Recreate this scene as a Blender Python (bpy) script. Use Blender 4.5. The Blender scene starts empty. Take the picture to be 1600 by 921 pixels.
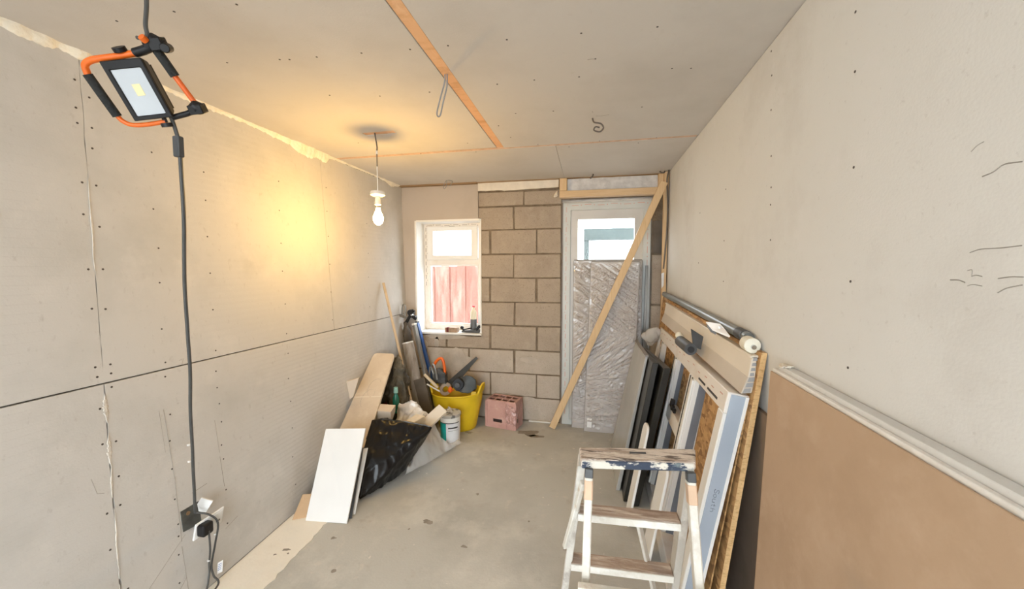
import bpy, bmesh, math, random
from mathutils import Vector, Matrix, noise, Euler
from math import sin, cos, pi, radians

S = bpy.context.scene
COL = S.collection
rnd = random.Random(7)

# ------------------------------------------------------------------ camera, sky, exposure
cd = bpy.data.cameras.new('camera')
cam = bpy.data.objects.new('camera', cd)
COL.objects.link(cam)
cam.location = (0, 0, 1.45)
cam.rotation_euler = (radians(90 - 3.510), 0, radians(11.566))
cd.sensor_width = 36
cd.lens = 36 * 595 / 1600
cd.clip_start = 0.02
S.camera = cam

wd = bpy.data.worlds.new('sky')
S.world = wd
wd.use_nodes = True
wn = wd.node_tree
wbg = wn.nodes['Background']
wbg.inputs['Color'].default_value = (0.86, 0.94, 1.0, 1)
wbg.inputs['Strength'].default_value = 9.2

S.view_settings.view_transform = 'Standard'
S.view_settings.look = 'None'
S.view_settings.gamma = 1
S.view_settings.use_curve_mapping = False
S.view_settings.exposure = 0.0

BULB = 430.0

# ------------------------------------------------------------------ helpers
CE = 2.291          # ceiling height
BY = 3.56           # back wall
RX = 0.645          # right wall


def xl(y, z):
    """surface of the left wall, slightly out of true"""
    t = (3.56 - y) / 3.0
    s = z / CE
    top = -1.85 - 0.095 * t
    bot = -1.79 + 0.13 * t
    return bot + (top - bot) * s


def tag(o, label=None, cat=None, group=None, kind=None):
    if label: o['label'] = label
    if cat: o['category'] = cat
    if group: o['group'] = group
    if kind: o['kind'] = kind
    return o


def empty(name, loc=(0, 0, 0), label=None, cat=None, group=None, kind=None):
    o = bpy.data.objects.new(name, None)
    o.empty_display_size = 0.1
    COL.objects.link(o)
    o.location = loc
    return tag(o, label, cat, group, kind)


def wloc(o):
    v = Vector((0, 0, 0))
    while o is not None:
        v += Vector(o.location)
        o = o.parent
    return v


def link(name, me, mat, parent=None, origin=None, smooth=False):
    """me is in world coordinates"""
    o = bpy.data.objects.new(name, me)
    COL.objects.link(o)
    off = Vector((0, 0, 0))
    if parent is not None:
        o.parent = parent
        off = wloc(parent)
        me.transform(Matrix.Translation(-off))
    elif origin is not None:
        me.transform(Matrix.Translation(-Vector(origin)))
        o.location = origin
    if mat is not None and not me.materials:
        me.materials.append(mat)
    if smooth:
        for p in me.polygons: p.use_smooth = True
    return o


class MB:
    """collects geometry in world coordinates (optionally through a matrix)"""
    def __init__(self, M=None):
        self.v = []; self.f = []; self.mi = []; self.M = M or Matrix()

    def add(self, vs, fs, mi=0):
        n = len(self.v)
        self.v += [tuple(self.M @ Vector(p)) for p in vs]
        self.f += [[i + n for i in f] for f in fs]
        self.mi += [mi] * len(fs)
        return self

    def box(self, a, b, mi=0):
        x0, y0, z0 = a; x1, y1, z1 = b
        vs = [(x0, y0, z0), (x1, y0, z0), (x1, y1, z0), (x0, y1, z0), (x0, y0, z1), (x1, y0, z1), (x1, y1, z1), (x0, y1, z1)]
        return self.add(vs, [(0, 3, 2, 1), (4, 5, 6, 7), (0, 1, 5, 4), (1, 2, 6, 5), (2, 3, 7, 6), (3, 0, 4, 7)], mi)

    def hexa(self, q0, q1, mi=0):
        """box from two facing quads"""
        return self.add(list(q0) + list(q1), [(3, 2, 1, 0), (4, 5, 6, 7), (0, 1, 5, 4), (1, 2, 6, 5), (2, 3, 7, 6), (3, 0, 4, 7)], mi)

    def bar(self, p, q, w, h, up=(0, 0, 1), mi=0):
        p = Vector(p); q = Vector(q); d = (q - p).normalized()
        s = d.cross(Vector(up))
        if s.length < 1e-4: s = d.cross(Vector((1, 0, 0)))
        s.normalize(); u = s.cross(d).normalized()
        s *= w / 2; u *= h / 2
        return self.hexa([p - s - u, p + s - u, p + s + u, p - s + u], [q - s - u, q + s - u, q + s + u, q - s + u], mi)

    def tube(self, pts, r, seg=10, mi=0, cap=True):
        pts = [Vector(p) for p in pts]
        n = len(pts)
        rr = r if isinstance(r, (list, tuple)) else [r] * n
        vs = []; fs = []
        prev = None
        for i, p in enumerate(pts):
            d = (pts[min(i + 1, n - 1)] - pts[max(i - 1, 0)])
            d = d.normalized() if d.length > 1e-9 else Vector((0, 0, 1))
            if prev is None:
                a = Vector((0, 0, 1)) if abs(d.z) < .9 else Vector((1, 0, 0))
                s = d.cross(a).normalized()
            else:
                s = (prev - d * prev.dot(d))
                s = s.normalized() if s.length > 1e-6 else d.orthogonal().normalized()
            prev = s; u = d.cross(s)
            for k in range(seg):
                t = 2 * pi * k / seg
                vs.append(p + (s * cos(t) + u * sin(t)) * rr[i])
        for i in range(n - 1):
            for k in range(seg):
                a = i * seg + k; b = i * seg + (k + 1) % seg
                fs.append((a, b, b + seg, a + seg))
        if cap:
            fs.append(tuple(range(seg))[::-1]); fs.append(tuple((n - 1) * seg + k for k in range(seg)))
        return self.add(vs, fs, mi)

    def cyl(self, p, q, r, seg=20, mi=0, r2=None):
        return self.tube([p, q], [r, r if r2 is None else r2], seg, mi)

    def lathe(self, prof, c=(0, 0, 0), seg=28, sx=1, sy=1, mi=0, axis=None):
        """prof: list of (r, z)"""
        vs = []; fs = []
        n = len(prof)
        for r, z in prof:
            for k in range(seg):
                t = 2 * pi * k / seg
                vs.append(Vector((r * cos(t) * sx, r * sin(t) * sy, z)))
        if axis is not None:
            q = Vector((0, 0, 1)).rotation_difference(Vector(axis).normalized())
            vs = [q @ v for v in vs]
        vs = [v + Vector(c) for v in vs]
        for i in range(n - 1):
            for k in range(seg):
                a = i * seg + k; b = i * seg + (k + 1) % seg
                fs.append((a, b, b + seg, a + seg))
        if prof[0][0] > 1e-5: fs.append(tuple(range(seg))[::-1])
        if prof[-1][0] > 1e-5: fs.append(tuple((n - 1) * seg + k for k in range(seg)))
        return self.add(vs, fs, mi)

    def prism(self, poly, n, mi=0):
        """poly: 3d points (planar), extruded by vector n"""
        m = len(poly); n = Vector(n)
        vs = [Vector(p) for p in poly] + [Vector(p) + n for p in poly]
        fs = [tuple(range(m))[::-1], tuple(range(m, 2 * m))]
        for i in range(m):
            j = (i + 1) % m
            fs.append((i, j, j + m, i + m))
        return self.add(vs, fs, mi)

    def slab(self, o, u, v, n, U, Vv, holes=(), mi=0):
        """plate with rectangular holes; o origin, u,v unit vectors, n thickness vector, (U0,U1),(V0,V1) extents"""
        o = Vector(o); u = Vector(u); v = Vector(v); n = Vector(n)
        us = sorted(set([U[0], U[1]] + [h[0] for h in holes if U[0] < h[0] < U[1]] + [h[2] for h in holes if U[0] < h[2] < U[1]]))
        vv = sorted(set([Vv[0], Vv[1]] + [h[1] for h in holes if Vv[0] < h[1] < Vv[1]] + [h[3] for h in holes if Vv[0] < h[3] < Vv[1]]))
        def solid(i, j):
            if i < 0 or j < 0 or i >= len(us) - 1 or j >= len(vv) - 1: return False
            a = (us[i] + us[i + 1]) / 2; b = (vv[j] + vv[j + 1]) / 2
            return not any(h[0] < a < h[2] and h[1] < b < h[3] for h in holes)
        P = {}
        vs = []; fs = []
        def vert(i, j, k):
            key = (i, j, k)
            if key not in P:
                P[key] = len(vs); vs.append(o + u * us[i] + v * vv[j] + n * k)
            return P[key]
        for i in range(len(us) - 1):
            for j in range(len(vv) - 1):
                if not solid(i, j): continue
                fs.append((vert(i, j, 0), vert(i, j + 1, 0), vert(i + 1, j + 1, 0), vert(i + 1, j, 0)))
                fs.append((vert(i, j, 1), vert(i + 1, j, 1), vert(i + 1, j + 1, 1), vert(i, j + 1, 1)))
                for (di, dj, a, b) in ((-1, 0, (i, j), (i, j + 1)), (1, 0, (i + 1, j + 1), (i + 1, j)), (0, -1, (i + 1, j), (i, j)), (0, 1, (i, j + 1), (i + 1, j + 1))):
                    if not solid(i + di, j + dj):
                        fs.append((vert(*a, 0), vert(*b, 0), vert(*b, 1), vert(*a, 1)))
        return self.add(vs, fs, mi)

    def build(self, name, mat, parent=None, smooth=False, bevel=0, fix=True, origin=None, seg=1):
        me = bpy.data.meshes.new(name)
        me.from_pydata(self.v, [], self.f)
        mats = mat if isinstance(mat, (list, tuple)) else [mat]
        for m in mats: me.materials.append(m)
        if len(mats) > 1:
            for p, i in zip(me.polygons, self.mi): p.material_index = i
        if fix:
            bm = bmesh.new(); bm.from_mesh(me)
            bmesh.ops.recalc_face_normals(bm, faces=bm.faces)
            bm.to_mesh(me); bm.free()
        if parent is None and origin is None and self.v:
            xs = [p[0] for p in self.v]; ys = [p[1] for p in self.v]; zs = [p[2] for p in self.v]
            origin = ((min(xs) + max(xs)) / 2, (min(ys) + max(ys)) / 2, min(zs))
        o = link(name, me, None, parent, origin)
        if smooth:
            for p in me.polygons: p.use_smooth = True
            try: me.set_sharp_from_angle(angle=radians(40))
            except Exception: pass
        if bevel:
            m = o.modifiers.new('bevel', 'BEVEL'); m.width = bevel; m.segments = seg; m.limit_method = 'ANGLE'; m.angle_limit = radians(50)
        return o


def bez(pts, n=8):
    """catmull-rom through pts"""
    P = [Vector(p) for p in pts]
    P = [P[0] * 2 - P[1]] + P + [P[-1] * 2 - P[-2]]
    out = []
    for i in range(1, len(P) - 2):
        for k in range(n):
            t = k / n
            a, b, c, d = P[i - 1], P[i], P[i + 1], P[i + 2]
            out.append(0.5 * ((2 * b) + (c - a) * t + (2 * a - 5 * b + 4 * c - d) * t * t + (3 * b - a - 3 * c + d) * t ** 3))
    out.append(P[-2])
    return out


def ridge(v, f, seed=0):
    p = Vector(v) * f + Vector((seed * 7.3, seed * 3.1, seed))
    return 1 - abs(noise.noise(p)) * 2


def lump(name, pts, mat, parent=None, vox=0.02, sm=6, amp=0.01, freq=9, seed=0, origin=None, stretch=(1, 1, 1), zmin=None):
    """a soft body: hull of points, remeshed, smoothed and wrinkled"""
    bm = bmesh.new()
    for p in pts: bm.verts.new(p)
    r = bmesh.ops.convex_hull(bm, input=bm.verts)
    bmesh.ops.delete(bm, geom=[g for g in r['geom_interior'] if isinstance(g, bmesh.types.BMVert)], context='VERTS')
    me = bpy.data.meshes.new('tmp'); bm.to_mesh(me); bm.free()
    o = bpy.data.objects.new('tmp', me); COL.objects.link(o)
    m = o.modifiers.new('r', 'REMESH'); m.mode = 'VOXEL'; m.voxel_size = vox
    m = o.modifiers.new('s', 'SMOOTH'); m.iterations = sm; m.factor = 0.6
    dg = bpy.context.evaluated_depsgraph_get()
    me2 = bpy.data.meshes.new_from_object(o.evaluated_get(dg))
    bpy.data.objects.remove(o); bpy.data.meshes.remove(me)
    me2.name = name
    nr = [Vector(v.normal) for v in me2.vertices]
    for v, n in zip(me2.vertices, nr):
        q = Vector((v.co.x * stretch[0], v.co.y * stretch[1], v.co.z * stretch[2]))
        d = ridge(q, freq, seed) * 0.6 + ridge(q, freq * 2.3, seed + 1) * 0.3 + noise.noise(q * freq * 0.5) * 0.5
        v.co += n * (d - 0.5) * amp
        if zmin is not None and v.co.z < zmin: v.co.z = zmin
    if parent is None and origin is None:
        origin = (sum(p[0] for p in pts) / len(pts), sum(p[1] for p in pts) / len(pts), min(p[2] for p in pts))
    return link(name, me2, mat, parent, origin, smooth=True)


# ------------------------------------------------------------------ materials
def newmat(name):
    m = bpy.data.materials.new(name); m.use_nodes = True
    nt = m.node_tree
    b = nt.nodes['Principled BSDF']
    return m, nt, b


def C(c, a=1): return (c[0], c[1], c[2], a)


def mat(name, col, rough=0.6, metal=0, var=0.0, scale=6.0, bump=0.0, bscale=60.0, col2=None, stretch=None, spec=None, detail=4, rot=None, pos=(0.35, 0.65)):
    """plain material with a noise mottling between col and col2, and fine relief"""
    m, nt, b = newmat(name)
    b.inputs['Roughness'].default_value = rough
    b.inputs['Metallic'].default_value = metal
    if spec is not None: b.inputs['Specular IOR Level'].default_value = spec
    b.inputs['Base Color'].default_value = C(col)
    if var or col2 or bump:
        tc = nt.nodes.new('ShaderNodeTexCoord')
        mp = nt.nodes.new('ShaderNodeMapping')
        nt.links.new(tc.outputs['Object'], mp.inputs['Vector'])
        if stretch: mp.inputs['Scale'].default_value = stretch
        if rot: mp.inputs['Rotation'].default_value = rot
    if var or col2:
        nz = nt.nodes.new('ShaderNodeTexNoise'); nz.inputs['Scale'].default_value = scale; nz.inputs['Detail'].default_value = detail
        nt.links.new(mp.outputs[0], nz.inputs['Vector'])
        rp = nt.nodes.new('ShaderNodeValToRGB')
        c2 = col2 or tuple(c * (1 - var) for c in col)
        rp.color_ramp.elements[0].position = pos[0]; rp.color_ramp.elements[0].color = C(c2)
        rp.color_ramp.elements[1].position = pos[1]; rp.color_ramp.elements[1].color = C(col)
        nt.links.new(nz.outputs['Fac'], rp.inputs['Fac'])
        nt.links.new(rp.outputs['Color'], b.inputs['Base Color'])
    if bump:
        n2 = nt.nodes.new('ShaderNodeTexNoise'); n2.inputs['Scale'].default_value = bscale; n2.inputs['Detail'].default_value = 5
        nt.links.new(mp.outputs[0], n2.inputs['Vector'])
        bp = nt.nodes.new('ShaderNodeBump'); bp.inputs['Strength'].default_value = bump; bp.inputs['Distance'].default_value = 0.01
        nt.links.new(n2.outputs['Fac'], bp.inputs['Height'])
        nt.links.new(bp.outputs[0], b.inputs['Normal'])
    return m


def layered(name, layers, rough=0.7, bump=0.2, bscale=80):
    """layers: (colour, scale, threshold lo, hi, stretch) painted one over another by noise masks"""
    m, nt, b = newmat(name)
    b.inputs['Roughness'].default_value = rough
    tc = nt.nodes.new('ShaderNodeTexCoord')
    cur = None
    for i, (c, sc, lo, hi, st) in enumerate(layers):
        if i == 0:
            rgb = nt.nodes.new('ShaderNodeRGB'); rgb.outputs[0].default_value = C(c); cur = rgb.outputs[0]; continue
        mp = nt.nodes.new('ShaderNodeMapping'); mp.inputs['Scale'].default_value = st; mp.inputs['Location'].default_value = (i * 3.7, i, 0)
        nt.links.new(tc.outputs['Object'], mp.inputs['Vector'])
        nz = nt.nodes.new('ShaderNodeTexNoise'); nz.inputs['Scale'].default_value = sc; nz.inputs['Detail'].default_value = 6; nz.inputs['Roughness'].default_value = 0.65
        nt.links.new(mp.outputs[0], nz.inputs['Vector'])
        mr = nt.nodes.new('ShaderNodeMapRange'); mr.inputs[1].default_value = lo; mr.inputs[2].default_value = hi
        nt.links.new(nz.outputs['Fac'], mr.inputs[0])
        mx = nt.nodes.new('ShaderNodeMix'); mx.data_type = 'RGBA'
        nt.links.new(mr.outputs[0], mx.inputs['Factor']); nt.links.new(cur, mx.inputs['A']); mx.inputs['B'].default_value = C(c)
        cur = mx.outputs['Result']
    nt.links.new(cur, b.inputs['Base Color'])
    if bump:
        n2 = nt.nodes.new('ShaderNodeTexNoise'); n2.inputs['Scale'].default_value = bscale; n2.inputs['Detail'].default_value = 5
        nt.links.new(tc.outputs['Object'], n2.inputs['Vector'])
        bp = nt.nodes.new('ShaderNodeBump'); bp.inputs['Strength'].default_value = bump; bp.inputs['Distance'].default_value = 0.01
        nt.links.new(n2.outputs['Fac'], bp.inputs['Height']); nt.links.new(bp.outputs[0], b.inputs['Normal'])
    return m


def film(name, col, alpha, rough=0.25):
    m, nt, b = newmat(name)
    b.inputs['Base Color'].default_value = C(col); b.inputs['Roughness'].default_value = rough
    b.inputs['Specular IOR Level'].default_value = 0.9; b.inputs['Coat Weight'].default_value = 0.6; b.inputs['Coat Roughness'].default_value = .06
    tr = nt.nodes.new('ShaderNodeBsdfTransparent'); mx = nt.nodes.new('ShaderNodeMixShader')
    mx.inputs[0].default_value = alpha
    out = nt.nodes['Material Output']
    nt.links.new(tr.outputs[0], mx.inputs[1]); nt.links.new(b.outputs[0], mx.inputs[2]); nt.links.new(mx.outputs[0], out.inputs['Surface'])
    return m


def emit(name, col, s):
    m, nt, b = newmat(name)
    b.inputs['Base Color'].default_value = C(col)
    b.inputs['Emission Color'].default_value = C(col); b.inputs['Emission Strength'].default_value = s
    return m


def osb(name):
    m, nt, b = newmat(name)
    b.inputs['Roughness'].default_value = 0.75
    tc = nt.nodes.new('ShaderNodeTexCoord'); mp = nt.nodes.new('ShaderNodeMapping'); mp.inputs['Scale'].default_value = (1, 1, 2.2)
    nt.links.new(tc.outputs['Object'], mp.inputs['Vector'])
    nz = nt.nodes.new('ShaderNodeTexNoise'); nz.inputs['Scale'].default_value = 14; nt.links.new(mp.outputs[0], nz.inputs['Vector'])
    ad = nt.nodes.new('ShaderNodeVectorMath'); ad.operation = 'MULTIPLY_ADD'; ad.inputs[1].default_value = (.08, .08, .08)
    nt.links.new(nz.outputs['Color'], ad.inputs[0]); nt.links.new(mp.outputs[0], ad.inputs[2])
    vo = nt.nodes.new('ShaderNodeTexVoronoi'); vo.inputs['Scale'].default_value = 26; nt.links.new(ad.outputs[0], vo.inputs['Vector'])
    rp = nt.nodes.new('ShaderNodeValToRGB')
    rp.color_ramp.elements[0].color = (.25, .13, .05, 1); rp.color_ramp.elements[0].position = .1
    rp.color_ramp.elements[1].color = (.55, .33, .14, 1); rp.color_ramp.elements[1].position = .9
    e = rp.color_ramp.elements.new(.5); e.color = (.42, .24, .095, 1)
    sp = nt.nodes.new('ShaderNodeSeparateColor'); nt.links.new(vo.outputs['Color'], sp.inputs[0]); nt.links.new(sp.outputs[0], rp.inputs['Fac'])
    nt.links.new(rp.outputs['Color'], b.inputs['Base Color'])
    return m


M = {}
M['board'] = layered('plasterboard', [((.60, .578, .548), 0, 0, 0, 0), ((.515, .50, .47), 2.2, .48, .75, (1, 1, 1)), ((.66, .63, .59), 5, .56, .8, (1, 1, 1)), ((.50, .47, .44), 45, .60, .75, (1, 1, .6))], .9, .06, 160)
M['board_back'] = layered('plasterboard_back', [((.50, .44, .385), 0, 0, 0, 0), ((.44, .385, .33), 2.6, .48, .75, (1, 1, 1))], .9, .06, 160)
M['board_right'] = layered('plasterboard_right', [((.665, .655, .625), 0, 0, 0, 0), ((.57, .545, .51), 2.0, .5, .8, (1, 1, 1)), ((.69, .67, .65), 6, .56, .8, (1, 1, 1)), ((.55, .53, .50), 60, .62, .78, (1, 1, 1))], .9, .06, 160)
M['board_ceil'] = layered('plasterboard_ceiling', [((.605, .57, .53), 0, 0, 0, 0), ((.53, .495, .455), 1.8, .46, .8, (1, 1, 1)), ((.56, .52, .47), 40, .6, .8, (1, 1, 1))], .9, .06, 160)
M['paper'] = mat('torn_board_paper', (.72, .66, .58), .9, var=.2, scale=30, bump=.3)
M['core'] = mat('plaster_core', (.80, .77, .72), .9, var=.1, scale=20, bump=.3)
M['white'] = mat('white_board', (.83, .83, .82), .5, var=.04, scale=5)
M['foam'] = mat('expanding_foam', (.95, .89, .76), .8, var=.14, scale=14, bump=.6, bscale=60)
M['foam_white'] = mat('white_foam_board', (.80, .74, .64), .8, var=.1, scale=16, bump=.2)
M['foil'] = mat('white_membrane', (.70, .68, .66), .35, var=.2, scale=18, bump=.8, bscale=18)
M['joist'] = layered('exposed_joist', [((.74, .43, .24), 0, 0, 0, 0), ((.60, .32, .16), 20, .5, .7, (.3, 1, 3)), ((.80, .52, .32), 8, .55, .7, (1, .4, 1))], .7, .1)
M['joist_pale'] = mat('peach_joint_timber', (.72, .50, .36), .8, var=.25, scale=30)
M['timber'] = layered('pale_sawn_timber', [((.68, .48, .27), 0, 0, 0, 0), ((.56, .37, .18), 22, .5, .75, (6, 1, .35)), ((.75, .56, .34), 7, .52, .8, (3, 1, .3))], .65, .1)
M['timber_h'] = layered('header_timber', [((.66, .46, .26), 0, 0, 0, 0), ((.54, .36, .19), 22, .5, .75, (.35, 1, 6)), ((.72, .54, .34), 7, .52, .8, (.3, 1, 3))], .65, .1)
M['batten'] = mat('brown_batten', (.36, .23, .12), .8, var=.3, scale=12, stretch=(.3, 1, 4))
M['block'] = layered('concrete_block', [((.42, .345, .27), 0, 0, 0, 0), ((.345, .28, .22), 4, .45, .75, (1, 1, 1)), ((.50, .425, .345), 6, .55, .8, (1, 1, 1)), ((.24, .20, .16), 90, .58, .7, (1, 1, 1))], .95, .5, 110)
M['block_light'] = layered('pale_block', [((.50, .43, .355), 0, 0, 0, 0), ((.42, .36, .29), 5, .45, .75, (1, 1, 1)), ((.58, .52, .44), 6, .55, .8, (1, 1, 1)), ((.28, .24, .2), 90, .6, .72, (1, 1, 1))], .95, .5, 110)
M['mortar'] = mat('mortar', (.24, .185, .13), .95, var=.35, scale=14, bump=.8, bscale=60)
M['smear'] = mat('mortar_smear', (.52, .455, .38), .95, var=.2, scale=9, bump=.4)
M['concrete'] = layered('concrete_floor', [((.53, .52, .48), 0, 0, 0, 0), ((.42, .41, .375), 1.3, .45, .68, (1, 1, 1)), ((.66, .64, .585), 1.9, .52, .70, (1, 1, 1)), ((.43, .39, .345), 7, .60, .8, (1, 1, 1)), ((.62, .58, .52), 14, .6, .75, (1, 1, 1)), ((.25, .23, .2), 5, .72, .8, (1, 1, 1))], .8, .12, 90)
M['stain'] = mat('floor_stain', (.33, .295, .25), .9, var=.2, scale=30)
M['crumb'] = mat('floor_debris', (.68, .64, .58), .9)
M['whitefloor'] = layered('white_floor_covering', [((.88, .84, .75), 0, 0, 0, 0), ((.80, .75, .65), 3, .5, .75, (1, 1, 1)), ((.84, .81, .73), 7, .5, .7, (1, 1, 1))], .8, .1)
M['upvc'] = mat('white_upvc', (.84, .83, .80), .28, var=.03, scale=4)
M['upvc_dirty'] = layered('dusty_upvc', [((.82, .78, .73), 0, 0, 0, 0), ((.72, .65, .57), 7, .5, .72, (1, 1, 1)), ((.84, .82, .78), 4, .5, .7, (1, 1, 1))], .4, 0)
M['reveal'] = mat('white_reveal', (.86, .85, .82), .5, var=.04, scale=8)
M['door_panel'] = mat('door_leaf_upvc', (.62, .60, .57), .4, var=.06, scale=4)
M['frame_grey'] = mat('greyish_frame', (.60, .62, .60), .4, var=.08, scale=6)
M['bluefilm'] = mat('blue_grey_film', (.42, .48, .56), .3, var=.12, scale=5, stretch=(1, 1, .4))
M['greyfilm'] = mat('dark_grey_film', (.20, .22, .26), .35, var=.15, scale=6)
M['gasket'] = mat('black_rubber', (.02, .02, .022), .5)
M['tape'] = mat('tape_print', (.28, .24, .21), .7)
M['tape_red'] = mat('tape_print_red', (.62, .36, .30), .7)
M['glass'] = film('pane_glass', (.95, .98, .98), .05, .02)
M['fence'] = layered('red_brown_fence', [((.27, .105, .075), 0, 0, 0, 0), ((.20, .065, .045), 6, .45, .65, (9, 1, .3)), ((.42, .22, .17), 3, .5, .7, (3, 1, .5))], .8, .1)
M['outside_white'] = mat('white_render', (.85, .86, .86), .8)
M['outside_teal'] = mat('blue_grey_fascia', (.045, .065, .062), .6, var=.15, scale=3)
M['outside_green'] = mat('leaf_green', (.25, .35, .06), .7)
M['ground'] = mat('outside_paving', (.5, .48, .45), .9, var=.15, scale=3)
M['black'] = mat('black_plastic', (.012, .012, .014), .42, var=.3, scale=10, spec=.35)
M['dkgrey'] = mat('dark_grey_plastic', (.075, .078, .082), .5, var=.3, scale=14)
M['foamgrip'] = mat('black_foam_grip', (.022, .023, .022), .85, bump=.4, bscale=200)
M['orange'] = mat('orange_tube', (.85, .16, .015), .35, var=.12, scale=20)
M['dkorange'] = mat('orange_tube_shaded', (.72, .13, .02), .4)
M['led_lens'] = mat('led_reflector', (.56, .60, .64), .12, metal=0, var=.12, scale=6)
M['led_chip'] = mat('yellow_led_chip', (.85, .74, .42), .4)
M['cable'] = mat('grey_rubber_cable', (.075, .075, .073), .55, var=.2, scale=30)
M['cable_grey'] = mat('grey_twin_cable', (.26, .26, .27), .5)
M['cable_dark'] = mat('dark_cable', (.12, .10, .085), .6)
M['pvcwhite'] = mat('white_cord', (.82, .79, .74), .4)
M['socketwhite'] = mat('white_socket_plate', (.85, .85, .84), .25)
M['galv'] = mat('galvanised_box', (.13, .135, .125), .5, metal=.3, var=.4, scale=25)
M['brass'] = mat('brown_earth_screw', (.35, .22, .12), .5, metal=.5)
M['bulb'] = emit('lit_bulb_glass', (1.0, .60, .15), BULB)
M['ladderpaint'] = layered('white_worn_paint', [((.67, .64, .57), 0, 0, 0, 0), ((.60, .55, .48), 9, .5, .7, (1, 1, 1)), ((.55, .44, .33), 16, .62, .66, (1, 1, .5)), ((.80, .78, .73), 5, .52, .6, (1, 1, 1))], .55, .25, 60)
M['ladderorange'] = mat('bare_orange_wood', (.72, .50, .34), .6, var=.15, scale=20)
M['ladderalu'] = layered('paint_spattered_alloy', [((.50, .47, .42), 0, 0, 0, 0), ((.66, .63, .57), 9, .48, .6, (1, 1, .5)), ((.40, .36, .32), 12, .58, .7, (1, 1, .6))], .5, .2, 60)
M['treadtop'] = layered('worn_tread_wood', [((.42, .32, .255), 0, 0, 0, 0), ((.24, .16, .12), 10, .50, .64, (.5, 4, 1)), ((.66, .58, .51), 12, .50, .60, (.35, 3, 1)), ((.12, .08, .06), 7, .66, .72, (.5, 5, 1))], .7, .3, 60)
M['platetop'] = layered('splattered_top_wood', [((.42, .33, .27), 0, 0, 0, 0), ((.70, .62, .55), 20, .40, .50, (.5, 2.2, 1)), ((.13, .10, .085), 24, .54, .58, (.35, 3, 1)), ((.72, .66, .58), 22, .6, .66, (.5, 2, 1))], .7, .4, 60)
M['navy'] = layered('navy_flaking_paint', [((.035, .05, .085), 0, 0, 0, 0), ((.70, .66, .58), 15, .46, .50, (.6, 1, 1.3)), ((.16, .20, .21), 12, .57, .64, (1, 1, 1))], .5, .4, 60)
M['osb'] = osb('oriented_strand_board')
M['osbedge'] = layered('osb_edge', [((.72, .47, .22), 0, 0, 0, 0), ((.52, .30, .12), 40, .5, .65, (1, 1, 3))], .8, .5, 90)
M['ply'] = mat('thin_ply', (.55, .36, .24), .8, var=.2, scale=20)
M['pinkedge'] = mat('pinkish_board_edge', (.66, .45, .37), .8, var=.2, scale=25)
M['mdf'] = layered('tan_hardboard', [((.455, .315, .205), 0, 0, 0, 0), ((.40, .27, .17), 3, .46, .7, (1, 1, 1)), ((.50, .355, .24), 6, .54, .75, (1, 1, 1))], .65, .03, 120)
M['gapshade'] = layered('painted_gap_shade', [((.24, .18, .135), 0, 0, 0, 0), ((.17, .125, .09), 3, .45, .7, (1, 1, 1))], .8, .05)  # shade of the gap by the strand board, put into the colour
M['mdfedge'] = mat('hardboard_edge', (.50, .42, .33), .8, var=.2, scale=20)
M['cream'] = mat('cream_pvc_board', (.78, .70, .58), .35, var=.06, scale=4)
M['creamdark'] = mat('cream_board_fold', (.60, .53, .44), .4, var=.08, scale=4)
M['cellgrey'] = mat('hollow_cell_grey', (.33, .33, .33), .5)
M['beige'] = layered('beige_skirting', [((.64, .54, .42), 0, 0, 0, 0), ((.56, .46, .35), 4, .5, .7, (1, 1, 1)), ((.70, .61, .49), 8, .55, .7, (1, 1, 1))], .6, .05)
M['beige2'] = mat('pale_beige_board', (.66, .55, .43), .6, var=.1, scale=5)
M['cardboard'] = mat('brown_card', (.58, .40, .24), .8, var=.1, scale=9)
M['binbag'] = mat('black_bin_bag', (.008, .008, .009), .24, bump=.25, bscale=18, spec=.32)
M['softplastic'] = film('clear_plastic_sheet', (.84, .83, .80), .5, .15)
M['whitebag'] = film('milky_plastic_bag', (.80, .78, .76), .94, .35)
M['wrap'] = film('shrink_wrap', (.66, .63, .61), .66, .10)
M['panelgrey'] = mat('wrapped_panel', (.55, .50, .46), .6, var=.1, scale=4)
M['edgegrey'] = mat('panel_edge_grey', (.24, .22, .20), .5)
M['greyrail'] = mat('grey_metal_rail', (.27, .26, .24), .35, metal=.4, var=.3, scale=12, stretch=(4, 4, .4))
M['greyroll'] = layered('grey_roll', [((.37, .34, .31), 0, 0, 0, 0), ((.24, .21, .18), 8, .5, .7, (3, 3, .4)), ((.52, .50, .47), 10, .6, .7, (4, 4, .4))], .45, .1)
M['silver'] = mat('silver_end', (.75, .75, .73), .3, metal=.3)
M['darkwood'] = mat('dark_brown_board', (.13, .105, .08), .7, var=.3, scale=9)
M['blue'] = mat('blue_paint', (.02, .095, .36), .4, var=.15, scale=12)
M['olive'] = layered('olive_cloth', [((.12, .105, .08), 0, 0, 0, 0), ((.05, .045, .035), 9, .45, .65, (3, 3, 1)), ((.22, .19, .14), 11, .6, .7, (3, 3, 1))], .9, .5, 40)
M['maroon'] = mat('maroon_cloth', (.16, .025, .03), .85, var=.3, scale=12)
M['greenbottle'] = mat('green_bottle', (.02, .17, .12), .2)
M['paleteal'] = mat('pale_teal_cap', (.30, .55, .48), .4)
M['yellow'] = mat('yellow_rubber', (.86, .60, .02), .42, var=.12, scale=8)
M['yellow_in'] = mat('yellow_inside', (.55, .40, .05), .6)
M['teal'] = mat('teal_label', (.01, .36, .33), .4)
M['label_white'] = mat('white_label', (.78, .80, .84), .4, var=.06, scale=20)
M['ink'] = mat('black_ink', (.03, .035, .04), .5)
M['tubgrey'] = mat('paint_smeared_lid', (.14, .14, .13), .5, col2=(.5, .48, .44), scale=14, pos=(.55, .62))
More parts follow.
